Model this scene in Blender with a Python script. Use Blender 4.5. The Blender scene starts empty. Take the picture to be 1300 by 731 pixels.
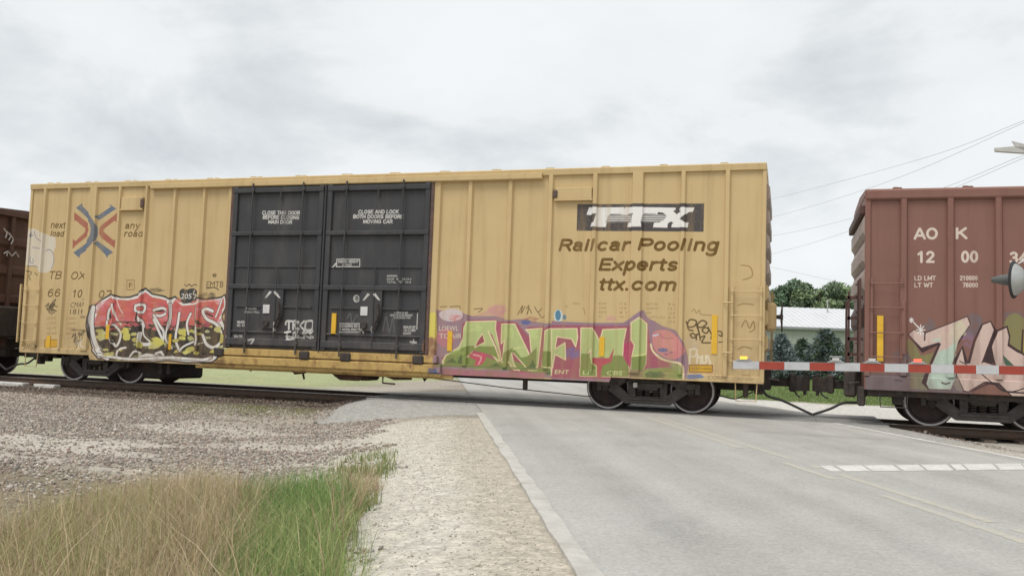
import bpy, math, random
import numpy as np
from mathutils import Vector, Matrix
random.seed(7); rng = np.random.default_rng(7)
scene = bpy.context.scene
COL = scene.collection

# ------------------------------------------------------------ camera
FOC = 1114.2
CC = np.array([0.40, -17.93, 1.18])
FV = np.array([-0.29811545, 0.95191229, 0.07064112])
RV = np.array([0.95445548, 0.29635118, 0.03450668])
UV_ = np.array([-0.01191275, -0.07771077, 0.99690477])
cam = bpy.data.objects.new("camera", bpy.data.cameras.new("camera")); COL.objects.link(cam)
cam.matrix_world = Matrix(((RV[0], UV_[0], -FV[0], CC[0]), (RV[1], UV_[1], -FV[1], CC[1]), (RV[2], UV_[2], -FV[2], CC[2]), (0, 0, 0, 1)))
cam.data.sensor_width = 36; cam.data.lens = 36 * FOC / 1300
cam.data.clip_start = 0.05; cam.data.clip_end = 3000
scene.camera = cam

# ------------------------------------------------------------ light: a bright overcast
scene.view_settings.view_transform = 'Standard'; scene.view_settings.look = 'None'
scene.view_settings.exposure = 0.0; scene.view_settings.gamma = 1.0
SUN_EL, SUN_AZ = math.radians(62), math.radians(205)      # azimuth measured clockwise from +Y
world = bpy.data.worlds.new("World"); scene.world = world; world.use_nodes = True
wn, wl = world.node_tree.nodes, world.node_tree.links
wn.clear()
def N(nodes, t, **kw):
    n = nodes.new(t)
    for k, v in kw.items():
        if k[:2] == 'i_': n.inputs[k[2:].replace('_', ' ')].default_value = v
        else: setattr(n, k, v)
    return n
out = N(wn, 'ShaderNodeOutputWorld'); bg = N(wn, 'ShaderNodeBackground'); bg.inputs['Strength'].default_value = 0.12
sky = N(wn, 'ShaderNodeTexSky', sky_type='NISHITA', sun_disc=False, sun_elevation=SUN_EL, sun_rotation=SUN_AZ)
tc = N(wn, 'ShaderNodeTexCoord'); sep = N(wn, 'ShaderNodeSeparateXYZ'); wl.new(tc.outputs['Generated'], sep.inputs[0])
zc = N(wn, 'ShaderNodeMath', operation='MAXIMUM'); zc.inputs[1].default_value = 0.0; wl.new(sep.outputs['Z'], zc.inputs[0])
za = N(wn, 'ShaderNodeMath', operation='ADD'); za.inputs[1].default_value = 0.42; wl.new(zc.outputs[0], za.inputs[0])
dv = N(wn, 'ShaderNodeVectorMath', operation='DIVIDE'); cb = N(wn, 'ShaderNodeCombineXYZ')
for i in range(3): wl.new(za.outputs[0], cb.inputs[i])
wl.new(tc.outputs['Generated'], dv.inputs[0]); wl.new(cb.outputs[0], dv.inputs[1])
mp = N(wn, 'ShaderNodeMapping'); mp.inputs['Scale'].default_value = (1, 1, 1.5); mp.inputs['Location'].default_value = (3.1, 1.7, 0); wl.new(dv.outputs[0], mp.inputs[0])
n1 = N(wn, 'ShaderNodeTexNoise'); n1.inputs['Scale'].default_value = 2.6; n1.inputs['Detail'].default_value = 10; n1.inputs['Roughness'].default_value = 0.55; n1.inputs['Distortion'].default_value = 0.25
wl.new(mp.outputs[0], n1.inputs['Vector'])
cr = N(wn, 'ShaderNodeValToRGB'); e = cr.color_ramp.elements
e[0].position = 0.34; e[0].color = (7.9, 8.1, 8.15, 1); e[1].position = 0.70; e[1].color = (5.5, 5.8, 6.0, 1)
m_ = cr.color_ramp.elements.new(0.50); m_.color = (7.5, 7.7, 7.8, 1)
m_ = cr.color_ramp.elements.new(0.58); m_.color = (6.6, 6.85, 7.0, 1)
wl.new(n1.outputs['Fac'], cr.inputs[0])
mx = N(wn, 'ShaderNodeMixRGB'); mx.inputs[0].default_value = 0.93
wl.new(sky.outputs[0], mx.inputs[1]); wl.new(cr.outputs[0], mx.inputs[2])
wl.new(mx.outputs[0], bg.inputs[0]); wl.new(bg.outputs[0], out.inputs[0])
sun = bpy.data.objects.new("sun", bpy.data.lights.new("sun", 'SUN')); COL.objects.link(sun)
sun.data.energy = 2.2; sun.data.angle = math.radians(25); sun.data.color = (1, 0.96, 0.9)
sdir = Vector((math.sin(SUN_AZ) * math.cos(SUN_EL), math.cos(SUN_AZ) * math.cos(SUN_EL), math.sin(SUN_EL)))
sun.rotation_euler = sdir.to_track_quat('Z', 'Y').to_euler()
sun.location = (0, -20, 30)

# ------------------------------------------------------------ survey helpers (photo survey point -> place)
def ray(px, py): return FV + RV * (px - 650) / FOC - UV_ * (py - 365.5) / FOC
def G(px, py, z=0.0):
    d = ray(px, py); return CC + d * (z - CC[2]) / d[2]
def SX(px, py, y=0.0):
    d = ray(px, py); return (CC + d * (y - CC[1]) / d[1])
def D(px, py, t): return CC + t * ray(px, py)
TOPX = [27, 40, 150, 300, 424, 550, 690, 760, 970]; TOPY = [240.5, 240, 232, 225.5, 219.5, 215, 212, 210, 207]
BOTX = [27, 130, 300, 545, 690, 785, 970]; BOTY = [441, 450.5, 462, 473, 480, 482, 485]
def side_a(px, py):
    t, b = np.interp(px, TOPX, TOPY), np.interp(px, BOTX, BOTY)
    return SX(px, py)[0], 0.71 + (b - py) / (b - t) * (5.06 - 0.71)
def side_b(px, py):
    t, b = 238.0, np.interp(px, [1095, 1240, 1300], [492, 495, 497])
    return SX(px, py)[0], 0.70 + (b - py) / (b - t) * (4.48 - 0.70)

# ------------------------------------------------------------ mesh helpers
class MB:
    def __init__(s): s.v = []; s.f = []; s.mi = []; s.cur = 0
    def add(s, vs, fs):
        o = len(s.v); s.v += [tuple(float(c) for c in v) for v in vs]; s.f += [tuple(i + o for i in f) for f in fs]; s.mi += [s.cur] * len(fs); return s
    def box(s, x0, x1, y0, y1, z0, z1, b=0.0):
        if b <= 0:
            return s.add([(x0,y0,z0),(x1,y0,z0),(x1,y1,z0),(x0,y1,z0),(x0,y0,z1),(x1,y0,z1),(x1,y1,z1),(x0,y1,z1)],
                  [(0,3,2,1),(4,5,6,7),(0,1,5,4),(1,2,6,5),(2,3,7,6),(3,0,4,7)])
        b = min(b, abs(x1-x0)*.45, abs(y1-y0)*.45, abs(z1-z0)*.45)
        vs = []; 
        for X, sx in ((x0,1),(x1,-1)):
            for Y, sy in ((y0,1),(y1,-1)):
                for Z, sz in ((z0,1),(z1,-1)):
                    vs += [(X, Y+sy*b, Z+sz*b), (X+sx*b, Y, Z+sz*b), (X+sx*b, Y+sy*b, Z)]
        I = lambda a, c, d, k: (a*4 + c*2 + d)*3 + k
        fs = []
        fs += [(I(0,0,0,0),I(0,0,1,0),I(0,1,1,0),I(0,1,0,0)), (I(1,0,0,0),I(1,1,0,0),I(1,1,1,0),I(1,0,1,0))]
        fs += [(I(0,0,0,1),I(1,0,0,1),I(1,0,1,1),I(0,0,1,1)), (I(0,1,0,1),I(0,1,1,1),I(1,1,1,1),I(1,1,0,1))]
        fs += [(I(0,0,0,2),I(0,1,0,2),I(1,1,0,2),I(1,0,0,2)), (I(0,0,1,2),I(1,0,1,2),I(1,1,1,2),I(0,1,1,2))]
        for c in (0,1):
            for d in (0,1):
                fs.append((I(0,c,d,1),I(1,c,d,1),I(1,c,d,2),I(0,c,d,2)))
                fs.append((I(c,0,d,0),I(c,1,d,0),I(c,1,d,2),I(c,0,d,2)))
                fs.append((I(c,d,0,0),I(c,d,1,0),I(c,d,1,1),I(c,d,0,1)))
        for a in (0,1):
            for c in (0,1):
                for d in (0,1): fs.append((I(a,c,d,0),I(a,c,d,1),I(a,c,d,2)))
        return s.add(vs, fs)
    def prism(s, poly, a0, a1, axis='y'):
        n = len(poly); vs = []
        for a in (a0, a1):
            for p, q in poly:
                vs.append((p, a, q) if axis == 'y' else ((a, p, q) if axis == 'x' else (p, q, a)))
        fs = [tuple(range(n)), tuple(range(2*n-1, n-1, -1))] + [(i, (i+1) % n, (i+1) % n + n, i + n) for i in range(n)]
        return s.add(vs, fs)
    def tube(s, pts, r, n=8, caps=True):
        pts = [Vector(p) for p in pts]; rs = r if hasattr(r, '__len__') else [r]*len(pts)
        rings = []; up = None
        for i, p in enumerate(pts):
            t = (pts[min(i+1, len(pts)-1)] - pts[max(i-1, 0)]).normalized()
            if up is None: up = Vector((0,0,1)) if abs(t.z) < .9 else Vector((1,0,0))
            a = t.cross(up).normalized(); b = a.cross(t).normalized(); up = b
            rings.append([p + (a*math.cos(k*2*math.pi/n) + b*math.sin(k*2*math.pi/n))*rs[i] for k in range(n)])
        vs = [v for R in rings for v in R]; fs = []
        for i in range(len(rings)-1):
            for k in range(n): fs.append((i*n+k, i*n+(k+1) % n, (i+1)*n+(k+1) % n, (i+1)*n+k))
        if caps: fs += [tuple(range(n-1, -1, -1)), tuple(range((len(rings)-1)*n, len(rings)*n))]
        return s.add(vs, fs)
    def lathe(s, prof, c, axis='y', n=32):
        """prof: (radius, offset along axis)"""
        vs = []; fs = []
        for r, a in prof:
            for k in range(n):
                th = 2*math.pi*k/n; u, w = r*math.cos(th), r*math.sin(th)
                vs.append((c[0]+u, c[1]+a, c[2]+w) if axis == 'y' else ((c[0]+a, c[1]+u, c[2]+w) if axis == 'x' else (c[0]+u, c[1]+w, c[2]+a)))
        for i in range(len(prof)-1):
            for k in range(n): fs.append((i*n+k, i*n+(k+1) % n, (i+1)*n+(k+1) % n, (i+1)*n+k))
        fs += [tuple(range(n)), tuple(range(len(prof)*n-1, (len(prof)-1)*n-1, -1))]
        return s.add(vs, fs)
    def build(s, name, mat, parent=None, smooth=False, uv=None):
        me = bpy.data.meshes.new(name); me.from_pydata(s.v, [], s.f)
        mats = mat if isinstance(mat, (list, tuple)) else [mat]
        for m in mats: me.materials.append(m)
        if len(mats) > 1: me.polygons.foreach_set('material_index', s.mi)
        me.update()
        import bmesh
        bm = bmesh.new(); bm.from_mesh(me); bmesh.ops.recalc_face_normals(bm, faces=bm.faces)
        fl = [f for f in bm.faces if f.normal.z < -.99] if max(v[2] for v in s.v)-min(v[2] for v in s.v) < 1e-4 else []
        if fl: bmesh.ops.reverse_faces(bm, faces=fl)
        bm.to_mesh(me); bm.free()
        if smooth:
            me.polygons.foreach_set('use_smooth', [True]*len(me.polygons))
            me.set_sharp_from_angle(angle=math.radians(40))
        if uv:
            X0, X1, Z0, Z1 = uv
            L = me.uv_layers.new(name='paint'); co = np.empty(len(me.vertices)*3); me.vertices.foreach_get('co', co); co = co.reshape(-1, 3)
            li = np.empty(len(me.loops), dtype=np.int32); me.loops.foreach_get('vertex_index', li)
            u = np.stack([(co[li,0]-X0)/(X1-X0), (co[li,2]-Z0)/(Z1-Z0)], 1); L.data.foreach_set('uv', u.ravel().astype(np.float32))
        o = bpy.data.objects.new(name, me); COL.objects.link(o)
        if parent is not None:
            o.parent = parent
            pl = world_loc(parent)
            me.transform(Matrix.Translation(-pl))
        return o
def world_loc(o):
    v = Vector(o.location)
    while o.parent is not None: o = o.parent; v = v + Vector(o.location)
    return v
def bulk(name, V, F, mat, parent=None, cols=None):
    """big mesh from numpy arrays; F is (n,k)"""
    me = bpy.data.meshes.new(name); V = np.asarray(V, np.float32); F = np.asarray(F, np.int32)
    if parent is not None: V = V - np.array(world_loc(parent), np.float32)
    k = F.shape[1]
    me.vertices.add(len(V)); me.vertices.foreach_set('co', V.ravel())
    me.loops.add(F.size); me.loops.foreach_set('vertex_index', F.ravel())
    me.polygons.add(len(F)); me.polygons.foreach_set('loop_start', np.arange(0, F.size, k, dtype=np.int32)); me.polygons.foreach_set('loop_total', np.full(len(F), k, np.int32))
    me.update(calc_edges=True); me.validate()
    if cols is not None:
        a = me.color_attributes.new('tone', 'FLOAT_COLOR', 'POINT'); c = np.ones((len(V), 4), np.float32); c[:, :3] = cols; a.data.foreach_set('color', c.ravel())
    me.materials.append(mat)
    o = bpy.data.objects.new(name, me); COL.objects.link(o)
    if parent is not None: o.parent = parent
    return o
def tag(o, label=None, cat=None, group=None, kind=None):
    for k, v in (('label', label), ('category', cat), ('group', group), ('kind', kind)):
        if v: o[k] = v
    return o
def empty(name, loc, label=None, cat=None, group=None, parent=None):
    o = bpy.data.objects.new(name, None); COL.objects.link(o); o.location = loc; o.empty_display_size = .3
    if parent is not None: o.parent = parent
    return tag(o, label, cat, group)

# ------------------------------------------------------------ materials
def srgb(r, g, b):
    return tuple(((c/255)/12.92 if c/255 <= .04045 else ((c/255+.055)/1.055)**2.4) for c in (r, g, b))
def mat(name, col, rough=.6, var=.15, scale=6, metal=0.0, bump=0.0, bscale=40, dirt=None, dirt_amt=.0, dirt_scale=(3, 3, 1), image=None, attr=False, spec=.35, rustedge=None, grime=None, dirt2=None):
    m = bpy.data.materials.new(name); m.use_nodes = True; nt = m.node_tree; n, l = nt.nodes, nt.links
    b = n['Principled BSDF']; b.inputs['Roughness'].default_value = rough; b.inputs['Metallic'].default_value = metal
    b.inputs['Specular IOR Level'].default_value = spec
    geo = N(n, 'ShaderNodeNewGeometry')
    pos = geo.outputs['Position']
    t = N(n, 'ShaderNodeTexNoise'); t.inputs['Scale'].default_value = scale; t.inputs['Detail'].default_value = 6; l.new(pos, t.inputs['Vector'])
    r = N(n, 'ShaderNodeMapRange'); r.inputs['From Min'].default_value = .25; r.inputs['From Max'].default_value = .75
    r.inputs['To Min'].default_value = 1-var; r.inputs['To Max'].default_value = 1+var; l.new(t.outputs['Fac'], r.inputs['Value'])
    mul = N(n, 'ShaderNodeMixRGB', blend_type='MULTIPLY'); mul.inputs[0].default_value = 1
    if attr:
        a = N(n, 'ShaderNodeVertexColor', layer_name='tone'); l.new(a.outputs[0], mul.inputs[1])
    else: mul.inputs[1].default_value = (*col, 1)
    cbn = N(n, 'ShaderNodeCombineColor')
    for i in range(3): l.new(r.outputs[0], cbn.inputs[i])
    l.new(cbn.outputs[0], mul.inputs[2]); cur = mul.outputs[0]
    if image is not None:
        im = N(n, 'ShaderNodeTexImage', image=image, interpolation='Linear', extension='CLIP'); uvn = N(n, 'ShaderNodeUVMap', uv_map='paint'); l.new(uvn.outputs[0], im.inputs[0])
        sp = N(n, 'ShaderNodeSeparateXYZ'); l.new(pos, sp.inputs[0])
        lt = N(n, 'ShaderNodeMath', operation='LESS_THAN'); lt.inputs[1].default_value = .05; l.new(sp.outputs['Y'], lt.inputs[0])
        mm = N(n, 'ShaderNodeMath', operation='MULTIPLY'); l.new(lt.outputs[0], mm.inputs[0]); l.new(im.outputs['Alpha'], mm.inputs[1])
        # paint wear: fine noise eats a little of the coating
        wt = N(n, 'ShaderNodeTexNoise'); wt.inputs['Scale'].default_value = 14; wt.inputs['Detail'].default_value = 8; l.new(pos, wt.inputs['Vector'])
        wr = N(n, 'ShaderNodeMapRange'); wr.inputs['From Min'].default_value = .3; wr.inputs['From Max'].default_value = .5; wr.inputs['To Min'].default_value = .90; wr.inputs['To Max'].default_value = .98; l.new(wt.outputs['Fac'], wr.inputs['Value'])
        m2 = N(n, 'ShaderNodeMath', operation='MULTIPLY'); l.new(mm.outputs[0], m2.inputs[0]); l.new(wr.outputs[0], m2.inputs[1])
        mi = N(n, 'ShaderNodeMixRGB'); l.new(m2.outputs[0], mi.inputs[0]); l.new(cur, mi.inputs[1]); l.new(im.outputs[0], mi.inputs[2]); cur = mi.outputs[0]
    for dd, amt, dsc, th in ((dirt, dirt_amt, dirt_scale, .5), ) + (((dirt2[0], dirt2[1], dirt2[2], dirt2[3]),) if dirt2 else ()):
        if dd is None: continue
        mpn = N(n, 'ShaderNodeMapping'); mpn.inputs['Scale'].default_value = dsc; l.new(pos, mpn.inputs[0])
        t2 = N(n, 'ShaderNodeTexNoise'); t2.inputs['Scale'].default_value = 1; t2.inputs['Detail'].default_value = 9; t2.inputs['Roughness'].default_value = .62; l.new(mpn.outputs[0], t2.inputs['Vector'])
        r2 = N(n, 'ShaderNodeMapRange'); r2.inputs['From Min'].default_value = th; r2.inputs['From Max'].default_value = th+.22; r2.inputs['To Min'].default_value = 0; r2.inputs['To Max'].default_value = amt; l.new(t2.outputs['Fac'], r2.inputs['Value'])
        md = N(n, 'ShaderNodeMixRGB'); md.inputs[2].default_value = (*dd, 1); l.new(r2.outputs[0], md.inputs[0]); l.new(cur, md.inputs[1]); cur = md.outputs[0]
    if grime:
        sg = N(n, 'ShaderNodeSeparateXYZ'); l.new(pos, sg.inputs[0]); hg = N(n, 'ShaderNodeMapRange'); hg.inputs['From Min'].default_value = grime[0]; hg.inputs['From Max'].default_value = grime[1]; hg.inputs['To Min'].default_value = .6; hg.inputs['To Max'].default_value = 0; l.new(sg.outputs['Z'], hg.inputs['Value'])
        gm_ = N(n, 'ShaderNodeMapping'); gm_.inputs['Scale'].default_value = (4, 4, 1.2); l.new(pos, gm_.inputs[0]); gn = N(n, 'ShaderNodeTexNoise'); gn.inputs['Scale'].default_value = 1; gn.inputs['Detail'].default_value = 9; gn.inputs['Roughness'].default_value = .7; l.new(gm_.outputs[0], gn.inputs['Vector'])
        gr = N(n, 'ShaderNodeMapRange'); gr.inputs['From Min'].default_value = .42; gr.inputs['From Max'].default_value = .66; l.new(gn.outputs['Fac'], gr.inputs['Value']); gx = N(n, 'ShaderNodeMath', operation='MULTIPLY'); l.new(hg.outputs[0], gx.inputs[0]); l.new(gr.outputs[0], gx.inputs[1])
        gd = N(n, 'ShaderNodeMixRGB'); gd.inputs[2].default_value = (*grime[2], 1); l.new(gx.outputs[0], gd.inputs[0]); l.new(cur, gd.inputs[1]); cur = gd.outputs[0]
    l.new(cur, b.inputs['Base Color'])
    if bump > 0:
        tb = N(n, 'ShaderNodeTexNoise'); tb.inputs['Scale'].default_value = bscale; tb.inputs['Detail'].default_value = 5; l.new(pos, tb.inputs['Vector'])
        bp = N(n, 'ShaderNodeBump'); bp.inputs['Strength'].default_value = 1; bp.inputs['Distance'].default_value = bump; l.new(tb.outputs['Fac'], bp.inputs['Height']); l.new(bp.outputs[0], b.inputs['Normal'])
    return m
def emis(name, col, s):
    m = mat(name, col, .3); b = m.node_tree.nodes['Principled BSDF']; b.inputs['Emission Color'].default_value = (*col, 1); b.inputs['Emission Strength'].default_value = s; return m

RUST = (.13, .06, .03)


# ------------------------------------------------------------ the paint on the cars' sides (rasterised from outlines)
def catmull(pts, closed=False, k=6):
    P = [np.array(p, float) for p in pts]; n = len(P); o = []
    rngi = range(n) if closed else range(n-1)
    for i in rngi:
        g = (lambda j: P[j % n]) if closed else (lambda j: P[min(max(j, 0), n-1)])
        a, b, c, d = g(i-1), g(i), g(i+1), g(i+2)
        for t in np.linspace(0, 1, k, endpoint=False):
            o.append(.5*((2*b)+(-a+c)*t+(2*a-5*b+4*c-d)*t*t+(-a+3*b-3*c+d)*t**3))
    if not closed: o.append(P[-1])
    return o
class Canvas:
    SS = 3
    def __init__(s, X0, X1, Z0, Z1, ppm, side):
        s.X0, s.X1, s.Z0, s.Z1, s.ppm, s.side = X0, X1, Z0, Z1, ppm, side
        s.W, s.H = int((X1-X0)*ppm), int((Z1-Z0)*ppm); s.rgb = np.zeros((s.H, s.W, 3), np.float32); s.a = np.zeros((s.H, s.W), np.float32)
        s.frame()
    def frame(s, x0=0, y0=0, k=1.0): s.ox, s.oy, s.k = x0, y0, k        # survey crop: origin and scale
    def M(s, p):
        X, Z = s.side(s.ox+p[0]/s.k, s.oy+p[1]/s.k); return ((X-s.X0)*s.ppm, (s.Z1-Z)*s.ppm)
    def _put(s, cov, x0, y0, col, op):
        h, w = cov.shape; c = cov*op; A = s.a[y0:y0+h, x0:x0+w]; R = s.rgb[y0:y0+h, x0:x0+w]
        na = c + A*(1-c); cl = np.array(col, np.float32)/255
        R[:] = np.where(na[..., None] > 1e-5, (cl*c[..., None] + R*(A*(1-c))[..., None])/np.maximum(na, 1e-5)[..., None], R); A[:] = na
    def _grid(s, P):
        x0 = max(int(P[:,0].min())-1, 0); x1 = min(int(P[:,0].max())+2, s.W); y0 = max(int(P[:,1].min())-1, 0); y1 = min(int(P[:,1].max())+2, s.H)
        if x1 <= x0 or y1 <= y0: return None
        S = s.SS; gx = x0+(np.arange((x1-x0)*S)+.5)/S; gy = y0+(np.arange((y1-y0)*S)+.5)/S
        return x0, y0, x1-x0, y1-y0, gx, gy
    def _cov(s, m, w, h): return m.reshape(h, s.SS, w, s.SS).mean((1, 3)).astype(np.float32)
    def _fill(s, P, col, op):
        P = np.array(P); g = s._grid(P)
        if g is None: return
        x0, y0, w, h, gx, gy = g; inside = np.zeros((len(gy), len(gx)), bool)
        for i in range(len(P)):
            xa, ya = P[i-1]; xb, yb = P[i]
            if ya == yb: continue
            rows = np.where((gy >= min(ya, yb)) & (gy < max(ya, yb)))[0]
            if len(rows) == 0: continue
            xc = xa+(gy[rows]-ya)*(xb-xa)/(yb-ya)
            inside[rows] ^= gx[None, :] > xc[:, None]
        s._put(s._cov(inside, w, h), x0, y0, col, op)
    def poly(s, pts, col, op=1.0, sm=False, line=None, lw=2.0):
        if sm: pts = catmull(pts, True)
        else:
            q = []                                                     # split long edges, the survey map is not linear
            for i in range(len(pts)):
                a, b = np.array(pts[i-1], float), np.array(pts[i], float); n = max(1, int(np.hypot(*(b-a))/s.k/6))
                q += [a+(b-a)*t/n for t in range(n)]
            pts = q
        P = [s.M(p) for p in pts]; s._fill(P, col, op)
        if line: s._stroke(P+[P[0]], line, lw*s.ppm/(60*s.k), 1.0)
    def _stroke(s, P, col, w, op):
        P = np.array(P); r = w/2; B = np.vstack([P-r, P+r]); g = s._grid(B)
        if g is None: return
        x0, y0, W, H, gx, gy = g; m = np.zeros((len(gy), len(gx)), bool)
        for i in range(len(P)-1):
            a, b = P[i], P[i+1]
            ix = np.where((gx > min(a[0], b[0])-r) & (gx < max(a[0], b[0])+r))[0]; iy = np.where((gy > min(a[1], b[1])-r) & (gy < max(a[1], b[1])+r))[0]
            if len(ix) == 0 or len(iy) == 0: continue
            X, Y = gx[ix][None, :], gy[iy][:, None]; d = b-a; L = (d@d)+1e-9
            t = np.clip(((X-a[0])*d[0]+(Y-a[1])*d[1])/L, 0, 1)
            m[iy[0]:iy[-1]+1, ix[0]:ix[-1]+1] |= (X-a[0]-t*d[0])**2+(Y-a[1]-t*d[1])**2 < r*r
        s._put(s._cov(m, W, H), x0, y0, col, op)
    def line(s, pts, col, lw=2, op=1.0, sm=True):
        """lw in survey-crop pixels"""
        if sm and len(pts) > 2: pts = catmull(pts)
        P = [s.M(p) for p in pts]; s._stroke(P, col, max(lw*1.3*s.ppm/(58*s.k), 1.0), op)
    def blob(s, x, y, rx, ry, col, op=1.0): s.poly([(x+rx*math.cos(a), y+ry*math.sin(a)) for a in np.linspace(0, 2*math.pi, 18, endpoint=False)], col, op)
    def fuzz(s, x, y, rx, ry, col, op=.8, n=40):
        for i in range(n):
            a, q = random.uniform(0, 6.28), random.random()**.5; s.blob(x+rx*q*math.cos(a), y+ry*q*math.sin(a), rx*.28, ry*.28, col, op*.35)
    def text(s, txt, x0, x1, yb, h, col, op=1.0, yb1=None, bold=.02, shear=0.0, dx=0.0, sp=1.0):
        """x0..x1 in crop pixels, yb baseline at x0, yb1 baseline at x1, h cap height"""
        cu = bpy.data.curves.new('t', 'FONT'); cu.body = txt; cu.offset = bold; cu.shear = shear; cu.space_character = sp; cu.resolution_u = 4
        ob = bpy.data.objects.new('t', cu); me = ob.to_mesh(); me.calc_loop_triangles()
        n = len(me.vertices); co = np.empty(n*3, np.float32); me.vertices.foreach_get('co', co); co = co.reshape(-1, 3)
        tr = np.array([t.vertices[:] for t in me.loop_triangles]); ob.to_mesh_clear(); bpy.data.objects.remove(ob); bpy.data.curves.remove(cu)
        if n == 0: return
        yb1 = yb if yb1 is None else yb1; a, b = co[:,0].min(), co[:,0].max(); CAP = .69
        Q = []
        for x, y, _ in co:
            t = (x-a)/(b-a); Q.append(s.M((x0+(x1-x0)*t + dx*y/CAP, yb+(yb1-yb)*t - h*y/CAP)))
        Q = np.array(Q); g = s._grid(Q)
        if g is None: return
        X0, Y0, W, H, gx, gy = g; m = np.zeros((len(gy), len(gx)), bool)
        for i, j, k in tr:
            A, B, C = Q[i], Q[j], Q[k]
            ix = np.where((gx >= min(A[0],B[0],C[0])) & (gx <= max(A[0],B[0],C[0])))[0]; iy = np.where((gy >= min(A[1],B[1],C[1])) & (gy <= max(A[1],B[1],C[1])))[0]
            if len(ix) == 0 or len(iy) == 0: continue
            X, Y = gx[ix][None, :], gy[iy][:, None]
            e = lambda p, q: (q[0]-p[0])*(Y-p[1])-(q[1]-p[1])*(X-p[0])
            e1, e2, e3 = e(A, B), e(B, C), e(C, A)
            m[iy[0]:iy[-1]+1, ix[0]:ix[-1]+1] |= ((e1 >= 0)&(e2 >= 0)&(e3 >= 0))|((e1 <= 0)&(e2 <= 0)&(e3 <= 0))
        s._put(s._cov(m, W, H), X0, Y0, col, op)
    def image(s, name):
        im = bpy.data.images.new(name, s.W, s.H, alpha=True); im.alpha_mode = 'CHANNEL_PACKED'
        R, K_ = s.rgb, s.a > 1e-4                                         # bleed colours outwards so filtered edges stay clean
        for _ in range(4):
            acc = np.zeros_like(R); cnt = np.zeros(s.a.shape, np.float32)
            for dy, dx in ((0,1),(0,-1),(1,0),(-1,0)):
                kk = np.roll(K_, (dy, dx), (0, 1)); acc += np.roll(R, (dy, dx), (0, 1))*kk[..., None]; cnt += kk
            new = (~K_) & (cnt > 0); R[new] = acc[new]/cnt[new][:, None]; K_ = K_ | new
        px = np.dstack([s.rgb, s.a])[::-1]; im.pixels.foreach_set(np.ascontiguousarray(px, dtype=np.float32).ravel()); im.update(); im.pack(); return im

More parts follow.
